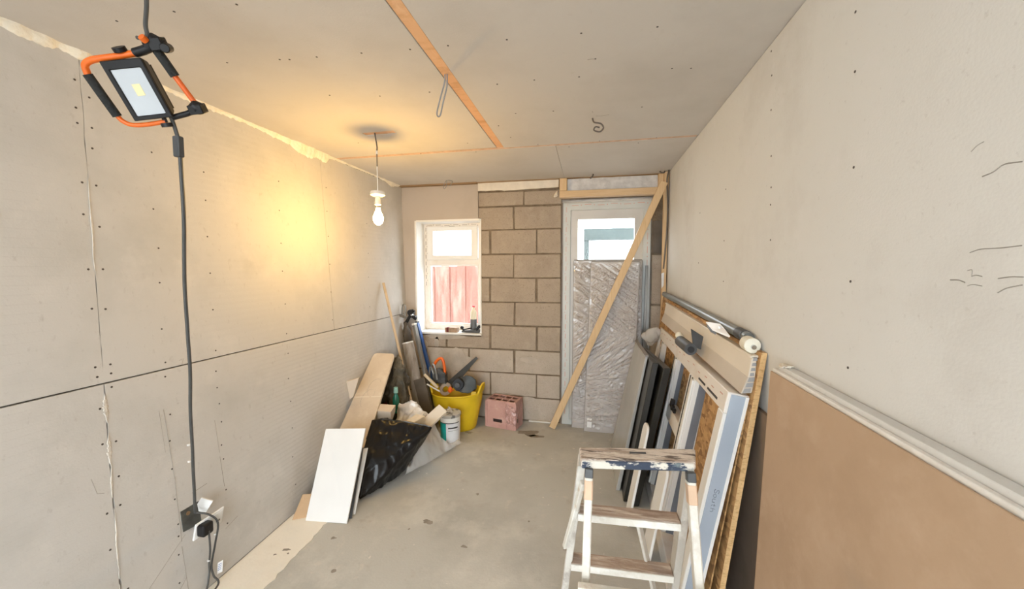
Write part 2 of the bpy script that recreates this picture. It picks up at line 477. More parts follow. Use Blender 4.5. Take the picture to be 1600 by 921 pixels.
M['pink'] = layered('pink_plastic_crate', [((.56, .33, .29), 0, 0, 0, 0), ((.45, .25, .22), 7, .45, .7, (1, 1, 1)), ((.66, .46, .41), 9, .56, .7, (1, 1, 1))], .45, .2)
M['pinkfilm'] = film('pale_shrunk_film', (.72, .45, .42), .55, .15)
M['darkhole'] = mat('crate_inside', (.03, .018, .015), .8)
M['steel'] = mat('dark_saw_steel', (.075, .07, .062), .35, metal=.6, var=.3, scale=9)
M['sawwood'] = mat('saw_handle', (.50, .42, .34), .5, var=.3, scale=20)
M['bluegrey'] = mat('blue_grey_tool', (.10, .13, .16), .45, var=.3, scale=12)
M['stick'] = mat('cream_stick', (.72, .60, .42), .6, var=.15, scale=20)
M['broom'] = layered('broom_handle_wood', [((.58, .45, .30), 0, 0, 0, 0), ((.45, .33, .2), 10, .5, .7, (3, 3, .4))], .6, .05)
M['bottlegrey'] = mat('grey_bottle_base', (.11, .12, .13), .4)
M['bottlecream'] = mat('cream_bottle', (.80, .76, .60), .4)
M['boxtan'] = mat('tan_small_box', (.42, .29, .20), .7, var=.3, scale=40)
M['labelred'] = mat('red_cap', (.6, .03, .05), .4)
M['pipe'] = mat('grey_waste_pipe', (.20, .215, .21), .3, var=.25, scale=14, stretch=(1, .5, 1))
M['rollwhite'] = mat('cream_roll', (.82, .78, .66), .5, var=.06, scale=10)
M['chrome'] = mat('chrome', (.6, .6, .6), .15, metal=1)
M['toolwhite'] = mat('white_tool', (.85, .85, .85), .35)
M['blackpanel'] = mat('black_panel_edge', (.03, .03, .028), .35, var=.4, scale=7, stretch=(1, 1, .3))
M['panelface'] = mat('grey_panel_face', (.40, .39, .365), .22, var=.15, scale=3)
M['screw'] = mat('screw_head', (.06, .05, .045), .6)
M['pencil'] = mat('pencil_line', (.33, .31, .28), .8)
M['ink_pen'] = mat('marker_pen', (.16, .17, .2), .8)
M['scuff'] = mat('scuff', (.36, .32, .28), .9)
M['void'] = mat('dark_void', (.10, .085, .07), .95)

# ------------------------------------------------------------------ floor and ground
MB().box((-2.3, -1.9, -.1), (.9, 3.85, 0)).build('floor', M['concrete']).__setitem__('kind', 'structure')
floor = bpy.data.objects['floor']
# stains and chips lying in the concrete
def blot(mb, x, y, r, z=.0006, el=1.0, ang=0, irr=.35, n=18):
    pts = []
    sd = rnd.random() * 50
    for k in range(n):
        t = 2 * pi * k / n
        q = r * (1 + irr * noise.noise(Vector((cos(t) * 1.5 + sd, sin(t) * 1.5, sd))) * 2)
        a, b = q * cos(t) * el, q * sin(t)
        pts.append((x + a * cos(ang) - b * sin(ang), y + a * sin(ang) + b * cos(ang), z))
    mb.prism(pts, (0, 0, .0004))
mb = MB()
for x, y, r, el in [(-.90, 1.98, .018, 1.7), (-.86, 1.42, .015, 1.6), (-.45, 3.24, .03, 2.4), (-.52, 3.3, .05, 2.2), (-.33, 1.55, .022, 1.6), (-.36, 1.48, .03, 1), (-1.05, 3.20, .018, 2.2), (-.63, 1.83, .01, 1.5), (-1.2, 1.55, .012, 1), (-1.35, 1.75, .01, 1.4), (-.1, 1.92, .012, 1.5), (-.7, 2.3, .009, 1), (-.98, 1.9, .006, 1), (-.33, 2.1, .007, 1)]:
    blot(mb, x, y, r, el=el)
tag(mb.build('floor_stain', M['stain'], floor), kind='stuff')
mb = MB()
for i in range(46):
    x = rnd.uniform(-1.25, .15); y = rnd.uniform(1.25, 3.1); r = rnd.uniform(.002, .007)
    blot(mb, x, y, r, z=.0005, el=rnd.uniform(.8, 2), ang=rnd.random() * 3, n=7)
tag(mb.build('dust_speck', M['crumb'], floor), kind='stuff')

# outside ground, front and back
for (n, a, b) in [('ground', (-7, 3.86, -.22), (7, 12, -.12)), ('driveway', (-7, -9, -.22), (7, -1.91, -.05))]:
    tag(MB().box(a, b).build(n, M['ground']), 'pale paving outside the room', kind='structure')

# ------------------------------------------------------------------ ceiling
ceil = tag(MB().box((-2.3, -1.9, CE + .02), (.9, 3.9, CE + .16)).build('ceiling', M['void']), kind='structure')
def cpanel(x0, x1, y0, y1, holes=()):
    return MB().slab((0, 0, CE), (1, 0, 0), (0, 1, 0), (0, 0, .0125), (x0, x1), (y0, y1), holes).build('ceiling_panel', M['board_ceil'], ceil, bevel=.0015)
rose = (-1.372, 2.148, -1.168, 2.190)
cpanel(-2.15, -.636, -1.9, 2.572, [rose])
cpanel(-.586, .70, -1.9, 2.590)
cpanel(-2.15, -.2375, 2.615, 3.535)
cpanel(-.236, .70, 2.624, 3.56)
MB().box((-.634, -1.9, CE + .003), (-.588, 2.60, CE + .022)).build('joist', M['joist'], ceil)
MB().hexa([(-1.9, 2.573, CE + .001), (.64, 2.591, CE + .001), (.64, 2.623, CE + .001), (-1.9, 2.614, CE + .001)], [(-1.9, 2.573, CE + .02), (.64, 2.591, CE + .02), (.64, 2.623, CE + .02), (-1.9, 2.614, CE + .02)]).build('joist', M['joist_pale'], ceil)
MB().box((-1.371, 2.149, CE + .002), (-1.169, 2.189, CE + .022)).build('joist', M['joist'], ceil)
MB().box((-1.85, 3.505, CE - .012), (-1.06, 3.56, CE + .004)).build('batten', M['batten'], ceil)
MB().box((-1.06, 3.52, CE - .006), (.655, 3.56, CE + .004)).build('batten', M['batten'], ceil)
# screws in the ceiling boards
def disc(mb, p, n, r=.0045, seg=7):
    r *= .85
    n = Vector(n); p = Vector(p)
    mb.cyl(p - n * .003, p + n * .0008, r, seg)
mb = MB()
csc = [(-1.571, 1.042), (-1.332, 1.043), (-1.446, 1.329), (-1.22, 1.352), (-1.182, 1.36), (-1.063, 1.366), (-.875, 1.377), (-.68, 1.392), (-.53, 1.398), (-.307, 1.406), (-.041, 1.422), (.217, 1.439), (-1.103, 1.056), (-1.232, 1.665), (-.251, 1.716), (.323, 1.736), (.01, 1.599), (-.057, 1.728),
       (-.4, 2.05), (-.2, 2.06), (.25, 2.1), (-.42, 1.72), (.4, 1.75), (-.5, 2.4), (-.8, 2.45), (-1.5, 2.3), (-1.0, 1.72), (-.75, 1.73), (-.53, 2.2), (-.35, 2.57), (.05, 2.58), (.4, 2.59), (-.15, 2.66), (.3, 2.67), (-.9, 1.06), (-.4, 1.08), (.1, 1.1), (-1.2, 2.6), (-.8, 2.64)]
for x, y in csc: disc(mb, (x, y, CE), (0, 0, -1), .0048)
tag(mb.build('screw_heads', M['screw'], ceil), kind='stuff')
# light scuffs round the feed points
mb = MB()
for pts in [[(.02, 2.17), (.05, 2.172), (.09, 2.165)], [(.0, 2.1), (.004, 2.12)], [(-.02, 1.60), (-.005, 1.595), (.01, 1.60)]]:
    mb.tube([(x, y, CE - .0005) for x, y in pts], .0012, 4)
tag(mb.build('pencil_scuff', M['scuff'], ceil), kind='stuff')

# ------------------------------------------------------------------ left wall
wl = MB()
vs = []; fs = []
def wl_quad(mb, y0, y1, z0, z1, th, off=0.0, ny=1, nz=1):
    """a sheet following the left wall surface, th thick, off proud of it"""
    vs = []; fs = []
    for k in (0, 1):
        for i in range(ny + 1):
            for j in range(nz + 1):
                y = y0 + (y1 - y0) * i / ny; z = z0 + (z1 - z0) * j / nz
                vs.append((xl(y, z) + off - (th if k else 0), y, z))
    m = (ny + 1) * (nz + 1)
    for i in range(ny):
        for j in range(nz):
            a = i * (nz + 1) + j; b = a + nz + 1
            fs.append((a, b, b + 1, a + 1)); fs.append((a + m, a + 1 + m, b + 1 + m, b + m))
    for i in range(ny):
        a = i * (nz + 1); b = a + nz + 1
        fs.append((a, a + m, b + m, b)); a += nz; b += nz; fs.append((a, b, b + m, a + m))
    for j in range(nz):
        fs.append((j, j + 1, j + 1 + m, j + m)); a = ny * (nz + 1) + j; fs.append((a, a + m, a + 1 + m, a + 1))
    return mb.add(vs, fs)
wall_left = tag(wl_quad(MB(), -1.9, 3.9, -.02, CE + .02, .12, -.0145, 24, 24).build('wall_left', M['void']), kind='structure')
JY = lambda z: 1.02 + .055 * z                       # the ragged upright joint
def jog(z, s): return .003 * noise.noise(Vector((z * 9, s, 0))) + .002 * noise.noise(Vector((z * 40, s, 3)))
def wpanel(ya, yb, z0, z1, jag0=False, jag1=False):
    n = 40
    prof = []
    zs = [z0 + (z1 - z0) * k / n for k in range(n + 1)]
    lo = [(ya(z) + (jog(z, 1) if jag0 else 0), z) for z in zs]
    hi = [(yb(z) + (jog(z, 5) if jag1 else 0), z) for z in zs]
    mb = MB(); vs = []; fs = []
    for k in (0, 1):
        for (a, b) in zip(lo, hi):
            for (y, z) in (a, b): vs.append((xl(y, z) - .0125 * k, y, z))
    m = 2 * (n + 1)
    for i in range(n):
        a = 2 * i
        fs += [(a, a + 1, a + 3, a + 2), (a + m, a + 2 + m, a + 3 + m, a + 1 + m), (a, a + 2, a + 2 + m, a + m), (a + 1, a + 1 + m, a + 3 + m, a + 3)]
    fs += [(0, m, m + 1, 1), (2 * n, 2 * n + 1, 2 * n + 1 + m, 2 * n + m)]
    mb.add(vs, fs)
    return mb.build('plasterboard_sheet', M['board'], wall_left)
c_ = lambda v: (lambda z: v)
Z0, ZS, ZT = .004, 1.026, CE - .012
wpanel(c_(-1.9), lambda z: JY(z) - .0005, ZS + .003, ZT, False, True)
wpanel(lambda z: JY(z) + .0012, c_(2.418), ZS + .003, ZT, True)
wpanel(c_(2.421), c_(3.555), ZS + .003, ZT)
wpanel(c_(-1.9), lambda z: JY(z) - .002, Z0, ZS - .003, False, True)
wpanel(lambda z: JY(z) + .0025, c_(3.555), Z0, ZS - .003, True)
# torn paper and filler along the upright joint
mb = MB()
for (z0, z1, w) in [(.88, .99, .009), (.72, .84, .008), (.60, .72, .004), (.30, .56, .003), (1.45, 1.80, .003), (.05, .28, .003)]:
    n = 14
    L_ = [(JY(z0 + (z1 - z0) * k / n) + jog(z0 + (z1 - z0) * k / n, 2) * 1.5, z0 + (z1 - z0) * k / n) for k in range(n + 1)]
    for k in range(n):
        wa = w * (.4 + .8 * rnd.random()) * sin(pi * (k + .5) / (n)) ; wb = w * (.4 + .8 * rnd.random()) * sin(pi * min(k + 1.5, n) / (n)) + .0005
        (ya, za), (yb, zb) = L_[k], L_[k + 1]
        q = lambda y, z, d: (xl(y, z) + d, y, z)
        mb.hexa([q(ya - wa, za, 0), q(ya + wa, za, 0), q(yb + wb, zb, 0), q(yb - wb, zb, 0)], [q(ya - wa * .6, za, .0025), q(ya + wa * .6, za, .0025), q(yb + wb * .6, zb, .0025), q(yb - wb * .6, zb, .0025)])
tag(mb.build('torn_paper', M['paper'], wall_left), kind='stuff')
# screw heads in upright rows
mb = MB()
def ws(y, z, r=.0048): disc(mb, (xl(y, z), y, z), (1, 0, 0), r)
for k, z in enumerate([.16, .235, .42, .55, .66, .80, .93, 1.0, 1.055, 1.09, 1.24, 1.3, 1.45, 1.62, 1.66, 1.78, 1.92, 2.0, 2.06, 2.12, 2.17]):
    y = JY(z)
    if k % 3 != 1: ws(y - .022 + .006 * rnd.random(), z + .01 * rnd.random())
    if k % 4 != 2: ws(y + .020 + .006 * rnd.random(), z + .012 * rnd.random())
for yb, zz in [(1.29, [.12, .235, .31, .36, .47, .60, .72, .83, .995, 1.03 + .025, 1.2, 1.40, 1.55, 1.72, 1.97]), (1.52, [.22, .38, .53, .60, .71, .80, .88, .96, 1.06, 1.26, 1.44, 1.62, 1.80, 1.94]), (1.97, [.16, .33, .50, .66, .80, .95, 1.07, 1.25, 1.45, 1.62, 1.82, 2.0]), (2.40, [1.1, 1.3, 1.5, 1.7, 1.88, 2.05]), (2.88, [1.15, 1.4, 1.6, 1.85])]:
    for z in zz: ws(yb + .06 * (z - 1) + rnd.uniform(-.006, .006), z, .0045)
tag(mb.build('screw_heads', M['screw'], wall_left), kind='stuff')
# pencil lines, scores and small scuffs
mb = MB()
def wline(pts, r=.001):
    mb.tube([(xl(y, z) + .0003, y, z) for y, z in pts], r, 4)
wline([(1.245, .86), (1.247, .68)], .0009); wline([(1.262, .86), (1.268, .55), (1.262, .28)], .0013); wline([(1.26, .26), (1.262, .06)])
wline([(1.475, .73), (1.478, .57)]); wline([(1.478, .55), (1.482, .40)])
wline([(1.02, .14), (1.1, .17), (1.28, .30)], .0007); wline([(1.46, .20), (1.53, .22)], .001); wline([(1.2, .06), (1.26, .12)], .001)
wline([(1.33, .455), (1.40, .46)], .0012); wline([(1.0, .70), (1.01, .64), (1.03, .63)], .0008); wline([(1.35, 1.05), (1.37, 1.055), (1.36, 1.03)], .0008)
tag(mb.build('pencil_lines', M['scuff'], wall_left), kind='stuff')
# expanding foam along the top edge of the left wall
def foambead():
    n = 620; m = 9
    y0, y1 = -.4, 3.50
    vs = []; fs = []
    for i in range(n + 1):
        y = y0 + (y1 - y0) * i / n
        a = noise.noise(Vector((y * 2.2, 0, 0))); b = noise.noise(Vector((y * 16, 4, 0))); c = noise.noise(Vector((y * 55, 9, 0)))
        fade = 1 - .35 * min(1, max(0, (y - 1.2) / 2))
        d = (.020 + .010 * a + .014 * b * abs(b) * 3 + .012 * c) * fade
        d += .060 * math.exp(-((y - 2.42) / (.24 if y < 2.42 else .08)) ** 4) * (.75 + .5 * noise.noise(Vector((y * 9, 1, 1)))) + .02 * math.exp(-((y - 1.05) / .12) ** 2) + .018 * math.exp(-((y - 2.15) / .2) ** 2)
        d += .028 * math.exp(-((y - 3.36) / .08) ** 2)
        if y > 2.62 and y < 3.25: d *= .8 + .6 * max(0, noise.noise(Vector((y * 30, 2, 2))))
        d = max(.004, d)
        p = .018 + .010 * b + .3 * max(0, d - .03)
        p = max(.006, p)
        for j in range(m + 1):
            t = pi / 2 * j / m
            zz = CE + .002 - d * (sin(t) ** 1.0)
            vs.append((xl(y, CE) - .004 + p * cos(t) ** .6 + .002 * noise.noise(Vector((y * 40, t * 3, 7))), y, zz))
    for i in range(n):
        for j in range(m):
            a = i * (m + 1) + j; fs.append((a, a + 1, a + m + 2, a + m + 1))
    me = MB().add(vs, fs)
    o = me.build('foam_bead', M['foam'], wall_left, smooth=True)
    return o
foambead()

# ------------------------------------------------------------------ right wall
wr = tag(MB().box((RX + .0125, -1.9, -.02), (RX + .14, 3.9, CE + .02)).build('wall_right', M['void']), kind='structure')
MB().box((RX, -1.9, .004), (RX + .0125, 3.50, CE - .003)).build('plasterboard_sheet', M['board_right'], wr)
mb = MB()
for (y, z) in [(1.619, 2.26), (1.607, 2.168), (1.601, 2.042), (1.585, 1.871), (1.575, 1.756), (1.574, 1.693), (1.563, 1.564), (1.125, 1.71), (1.114, 1.424), (1.106, 1.205), (1.15, 2.1), (1.14, 1.95), (2.05, 1.4), (2.06, 1.6), (2.06, 1.85), (2.5, 1.5), (2.5, 1.8), (.72, 1.95), (.70, 1.8)]:
    disc(mb, (RX, y, z), (-1, 0, 0), .0042)
tag(mb.build('screw_heads', M['screw'], wr), kind='stuff')
mb = MB()
def rline(pts, r=.0009):
    mb.tube([(RX - .0003, y, z) for y, z in bez([(0, y, z) for y, z in pts], 4) for y, z in [(y, z)]], r, 4) if False else mb.tube([(RX - .0003, p.y, p.z) for p in bez([(0, y, z) for y, z in pts], 4)], r, 4)
rline([(.82, 1.657), (.81, 1.664), (.799, 1.667)]); rline([(.797, 1.609), (.78, 1.612), (.763, 1.62), (.737, 1.617)], .0011)
rline([(.809, 1.482), (.79, 1.487), (.76, 1.487), (.728, 1.489)]); rline([(.842, 1.434), (.826, 1.434), (.814, 1.43)], .0011)
rline([(.759, 1.438), (.74, 1.441), (.722, 1.441)]); rline([(.758, 1.415), (.745, 1.423), (.723, 1.429)]); rline([(.803, 1.441), (.795, 1.443), (.785, 1.441)], .0008)
rline([(.809, 1.424), (.80, 1.427), (.784, 1.425)], .0007); rline([(.803, 1.441), (.803, 1.452), (.811, 1.451)], .0006)

tag(mb.build('pencil_lines', M['pencil'], wr), kind='stuff')

# ------------------------------------------------------------------ front wall behind the camera, with the wide door opening
tag(MB().slab((0, -1.9, 0), (1, 0, 0), (0, 0, 1), (0, -.12, 0), (-2.3, .9), (-.02, CE + .02), [(-1.85, -.03, .55, 2.18)]).build('wall_front', M['block']), kind='structure')

# ------------------------------------------------------------------ back wall of blocks
WX0, WX1, WZ0, WZ1 = -1.700, -1.040, .835, 1.945      # window opening
DX0, DX1, DZ1 = -.262, .53, 2.10                      # door opening
wb = tag(MB().slab((0, BY + .010, 0), (1, 0, 0), (0, 0, 1), (0, .26, 0), (-2.3, .9), (-.02, CE + .02), [(WX0, WZ0, WX1, WZ1), (DX0, -.03, DX1, DZ1 + .005)]).build('wall_back', M['mortar']), kind='structure')
zr = [-.02, .008, .232, .462, .690, .925, 1.153, 1.385, 1.612, 1.843, 2.062, 2.20]
def subrect(r, h):
    x0, z0, x1, z1 = r; a, b, c, d = h
    if a >= x1 or c <= x0 or b >= z1 or d <= z0: return [r]
    out = []
    if z0 < b: out.append((x0, z0, x1, b))
    if z1 > d: out.append((x0, d, x1, z1))
    zz0, zz1 = max(z0, b), min(z1, d)
    if x0 < a: out.append((x0, zz0, a, zz1))
    if x1 > c: out.append((c, zz0, x1, zz1))
    return out
for i in range(len(zr) - 1):
    z0, z1 = zr[i] + .007, zr[i + 1] - .007
    if z1 - z0 < .05: continue
    # rows with a joint near x=-.71 and rows offset by half a block
    odd = (i % 2 == 1)
    base = -.710 if odd else -.495
    if i == 10: base = -.62
    for k in range(-4, 5):
        a = base + .452 * k + rnd.uniform(-.006, .006); b = base + .452 * (k + 1) + rnd.uniform(-.006, .006)
        gap = rnd.choice([.008, .010, .016])
        rc = (max(a + gap, -1.89), z0 + rnd.uniform(-.002, .002), min(b - .006, DX0 - .006), z1 + rnd.uniform(-.002, .002))
        if rc[2] - rc[0] < .04: continue
        for r in subrect(rc, (WX0 - .002, WZ0 - .03, WX1 + .002, WZ1 + .012)):
            if r[2] - r[0] < .03 or r[3] - r[1] < .03: continue
            if r[1] > 1.0 and r[2] < -1.6: continue            # behind the plasterboard
            if r[1] > 1.94 and r[2] < -1.09: continue
            yf = BY + rnd.uniform(-.0015, .003)
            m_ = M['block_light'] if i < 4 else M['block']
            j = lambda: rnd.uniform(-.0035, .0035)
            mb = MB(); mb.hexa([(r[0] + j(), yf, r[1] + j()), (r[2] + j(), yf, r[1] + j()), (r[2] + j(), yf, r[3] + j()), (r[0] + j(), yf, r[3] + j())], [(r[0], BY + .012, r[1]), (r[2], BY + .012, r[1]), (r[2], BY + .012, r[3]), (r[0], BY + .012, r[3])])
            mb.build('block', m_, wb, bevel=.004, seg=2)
# dark block jamb right of the door
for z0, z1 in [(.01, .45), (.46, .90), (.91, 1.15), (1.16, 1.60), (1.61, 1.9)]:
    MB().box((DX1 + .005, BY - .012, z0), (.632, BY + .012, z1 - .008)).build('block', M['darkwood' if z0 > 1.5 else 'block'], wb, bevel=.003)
# plasterboard strip round the window's top left
mb = MB().slab((0, BY - .004, 0), (1, 0, 0), (0, 0, 1), (0, -.0125, 0), (-1.845, -1.057), (.99, CE - .014), [(WX0 - .002, .9, -1.0, WZ1 + .004)])
mb.build('plasterboard_sheet', M['board_back'], wb)
MB().box((-1.845, BY - .014, .40), (WX0 - .004, BY - .002, .984)).build('plasterboard_offcut', M['board_back'], wb)
# smears of mortar under the window
mb = MB()
for x, z, w, h in [(-1.63, .70, .03, .05), (-1.50, .74, .025, .05), (-1.30, .55, .16, .12), (-.55, .60, .10, .03), (-.6, .22, .12, .02), (-1.42, .8, .2, .03)]:
    n = 16; sd = rnd.random() * 30
    pts = [(x + w * cos(2 * pi * k / n) * (1 + .5 * noise.noise(Vector((k * .7, sd, 0)))), BY - .002, z + h * sin(2 * pi * k / n) * (1 + .5 * noise.noise(Vector((k * .7, sd, 5))))) for k in range(n)]
    mb.prism(pts, (0, .003, 0))
tag(mb.build('mortar_smear', M['smear'], wb), kind='stuff')
# skim at the foot
MB().box((-.56, BY - .022, .004), (-.30, BY - .002, .018)).build('skim_strip', M['crumb'], wb)

# ------------------------------------------------------------------ window
win = tag(empty('window_1', (-1.37, BY + .17, WZ0)), 'white upvc window with a small opening light above a tall fixed pane', kind='structure')
FY = BY + .165
MB().box((WX0 - .012, BY - .019, WZ0 - .02), (WX0 + .006, FY, WZ1 + .002)).build('reveal_board', M['reveal'], win)
MB().box((WX0 + .006, BY - .019, WZ1 - .010), (WX1, FY, WZ1 + .008)).build('reveal_board', M['reveal'], win)
MB().box((WX1 - .004, BY - .002, WZ0), (WX1 + .008, FY, WZ1 + .008)).build('reveal_board', M['reveal'], win)
MB().box((WX0 - .01, BY - .022, WZ0 - .012), (WX1 + .012, FY + .02, WZ0 + .006)).build('sill_board', M['reveal'], win, bevel=.002)
wf = MB().slab((0, FY, 0), (1, 0, 0), (0, 0, 1), (0, .06, 0), (-1.700, -1.045), (.842, 1.940), [(-1.640, .898, -1.108, 1.515), (-1.640, 1.575, -1.108, 1.892)]).build('window_frame', M['upvc_dirty'], win, bevel=.004)
MB().slab((0, FY - .016, 0), (1, 0, 0), (0, 0, 1), (0, .05, 0), (-1.655, -1.115), (1.565, 1.905), [(-1.590, 1.612, -1.180, 1.862)]).build('top_sash', M['upvc'], win, bevel=.004)
MB().slab((0, FY + .012, 0), (1, 0, 0), (0, 0, 1), (0, .03, 0), (-1.642, -1.106), (.896, 1.517), [(-1.628, .910, -1.120, 1.503)]).build('glazing_bead', M['upvc'], win)
MB().box((-1.630, FY + .028, .908), (-1.118, FY + .034, 1.505)).build('pane', M['glass'], win)
MB().box((-1.592, FY + .010, 1.610), (-1.178, FY + .016, 1.864)).build('pane', M['glass'], win)
h = MB().box((-1.42, FY - .034, 1.583), (-1.36, FY - .016, 1.600)).box((-1.41, FY - .046, 1.570), (-1.28, FY - .034, 1.586)).build('window_handle', M['upvc'], win, bevel=.003)
mb = MB()   # dots on panes and printed tape round the frame
for x, z in [(-1.34, 1.80), (-1.385, 1.675), (-1.21, 1.64), (-1.205, 1.665), (-1.575, 1.63)]: disc(mb, (x, FY + .009, z), (0, -1, 0), .006)
for x, z in [(-1.605, 1.485), (-1.605, 1.47), (-1.155, 1.48), (-1.415, 1.295), (-1.365, 1.045), (-1.60, .925)]: disc(mb, (x, FY + .027, z), (0, -1, 0), .007)
tag(mb.build('sticker_dots', M['tape'], win), kind='stuff')
mb = MB()
for k in range(7):
    x = -1.66 + k * .095
    mb.box((x, FY - .001, 1.917 + .004 * (k % 2)), (x + .055, FY, 1.921 + .004 * (k % 2)))
    disc(mb, (x + .07, FY, 1.925 - .012 * (k % 2)), (0, -1, 0), .005)
for k in range(9):
    z = 1.30 + k * .07
    mb.box((-1.678, FY - .001, z), (-1.673, FY, z + .04)); disc(mb, (-1.665, FY, z + .055), (0, -1, 0), .004)
mb.box((-1.42, FY - .001, 1.902), (-1.36, FY, 1.912))
for k in range(4): mb.box((-1.078, FY - .001, 1.62 + k * .06), (-1.070, FY, 1.655 + k * .06))
tag(mb.build('printed_tape', M['tape'], win), kind='stuff')

# ------------------------------------------------------------------ door
dr = tag(empty('door_1', (.13, BY + .03, 0)), 'white upvc back door with one small square pane at the top', kind='structure')
DY = BY + .004
MB().slab((0, DY, 0), (1, 0, 0), (0, 0, 1), (0, .07, 0), (-.250, .522), (.0, 2.075), [(-.178, .05, .455, 2.005)]).build('door_frame', M['frame_grey'], dr, bevel=.004)
MB().slab((0, DY + .012, 0), (1, 0, 0), (0, 0, 1), (0, .06, 0), (-.186, .463), (.045, 2.010), [(-.115, 1.552, .386, 1.925)]).build('door_leaf', M['door_panel'], dr, bevel=.004)
MB().slab((0, DY + .006, 0), (1, 0, 0), (0, 0, 1), (0, .01, 0), (-.130, .401), (1.537, 1.940), [(-.113, 1.554, .384, 1.923)]).build('glazing_bead', M['door_panel'], dr)
MB().box((-.118, DY + .035, 1.55), (.389, DY + .041, 1.928)).build('pane', M['glass'], dr)
MB().box((-.258, DY - .006, .0), (-.250, DY + .05, 2.08)).build('sealant_edge', M['tape'], dr)
mb = MB()
for k in range(22):
    z = .10 + k * .09
    mb.box((-.222, DY - .0012, z), (-.217, DY, z + .045)); disc(mb, (-.219 + (.012 if k % 2 else -.008), DY, z + .066), (0, -1, 0), .0045)
for k in range(6):
    x = -.17 + k * .115
    mb.box((x, DY - .0012, 2.045 + .008 * (k % 2)), (x + .06, DY, 2.050 + .008 * (k % 2))); disc(mb, (x + .085, DY, 2.05), (0, -1, 0), .006)
for k in range(6):
    z = 1.25 + k * .12
    mb.box((.492, DY - .0012, z), (.497, DY, z + .06)); disc(mb, (.495, DY, z + .09), (0, -1, 0), .006)
tag(mb.build('printed_tape', M['tape_red'], dr), kind='stuff')
MB().bar((-.150, DY - .012, 1.13), (-.150, DY - .012, .62), .006, .006).bar((-.150, DY - .012, 1.13), (-.128, DY - .012, 1.13), .006, .006).build('draught_bar', M['greyfilm'], dr)

# timber header and stud round the door head
tr = tag(empty('trim_1', (.15, BY - .02, 2.11)), 'pale timber header and stud framing round the door head', kind='structure')
MB().box((-.279, BY - .062, 2.112), (.612, BY + .004, 2.172)).build('header', M['timber_h'], tr, bevel=.003)
MB().box((-.279, BY - .060, 2.174), (-.213, BY + .004, CE - .006)).build('short_stud', M['timber'], tr, bevel=.003)
MB().box((.566, BY - .060, 2.174), (.612, BY + .004, CE - .006)).build('short_stud', M['timber'], tr, bevel=.003)
MB().box((.603, BY - .115, .01), (.638, BY - .064, CE - .004)).build('tall_stud', M['timber'], tr, bevel=.003)
MB().box((.617, BY - .05, .01), (.655, BY + .008, CE - .004)).build('dark_packer', M['darkwood'], tr)
def rag(x0, x1, ztop, zf, y, th, n=30, sd=0):
    pts = [(x0, y, ztop), (x1, y, ztop)]
    for k in range(n + 1):
        t = 1 - k / n
        pts.append((x0 + (x1 - x0) * t, y, zf(t) + .004 * noise.noise(Vector((t * 14, sd, 0)))))
    return pts
MB().prism(rag(-1.058, -.290, CE - .005, lambda t: 2.212 if t < .33 else 2.205 + .018 * (t - .33), BY - .016, .01), (0, .014, 0)).build('insulation_strip', M['foam_white'], tr)
def membrane():
    mb = MB(); n = 60; m = 6; vs = []; fs = []
    for i in range(n + 1):
        for j in range(m + 1):
            x = -.212 + (.778) * i / n; z = 2.174 + (CE - .006 - 2.174) * j / m
            vs.append((x, BY - .012 + .006 * noise.noise(Vector((x * 14, z * 3, 2))), z))
    for i in range(n):
        for j in range(m):
            a = i * (m + 1) + j; fs.append((a, a + m + 1, a + m + 2, a + 1))
    return mb.add(vs, fs).build('membrane', M['foil'], tr, smooth=True)
membrane()
lump('foam_blob', [(-.30, BY - .03, 2.19), (-.285, BY - .03, 2.13), (-.33, BY - .02, 2.135), (-.31, BY - .05, 2.16), (-.30, BY + .0, 2.19), (-.335, BY, 2.13), (-.285, BY, 2.15)], M['foam_white'], tr, vox=.006, sm=2, amp=.02, freq=40)

# ------------------------------------------------------------------ outside the window and the door
fe = empty('garden_fence', (-2.1, 5.6, -.12), 'red-brown stained board fence seen through the window', 'fence')
for k in range(24):
    x = -4.0 + k * .125
    MB().box((x, 5.55 + .017 * (k % 2), -.12), (x + .132, 5.566 + .017 * (k % 2), 1.53 + rnd.uniform(-.006, .006))).build('board', M['fence'], fe)
MB().box((-4.0, 5.585, .25), (-1.0, 5.63, .32)).box((-4.0, 5.585, 1.25), (-1.0, 5.63, 1.32)).build('rail', M['fence'], fe)
nb = empty('carport', (.8, 6.0, -.12), 'white and blue-grey roofed outbuilding seen through the door pane', 'outbuilding')
MB().box((-.10, 6.02, -.12), (-.02, 6.10, 2.10)).build('post', M['outside_teal'], nb)
MB().box((-.10, 6.0, 1.925), (3.2, 6.12, 2.10)).build('fascia_beam', M['outside_teal'], nb)
MB().box((3.05, 6.02, -.12), (3.15, 6.10, 1.93)).build('post', M['outside_teal'], nb)
MB().box((-.10, 8.0, -.12), (3.2, 8.1, 1.60)).build('back_panel', M['outside_white'], nb)

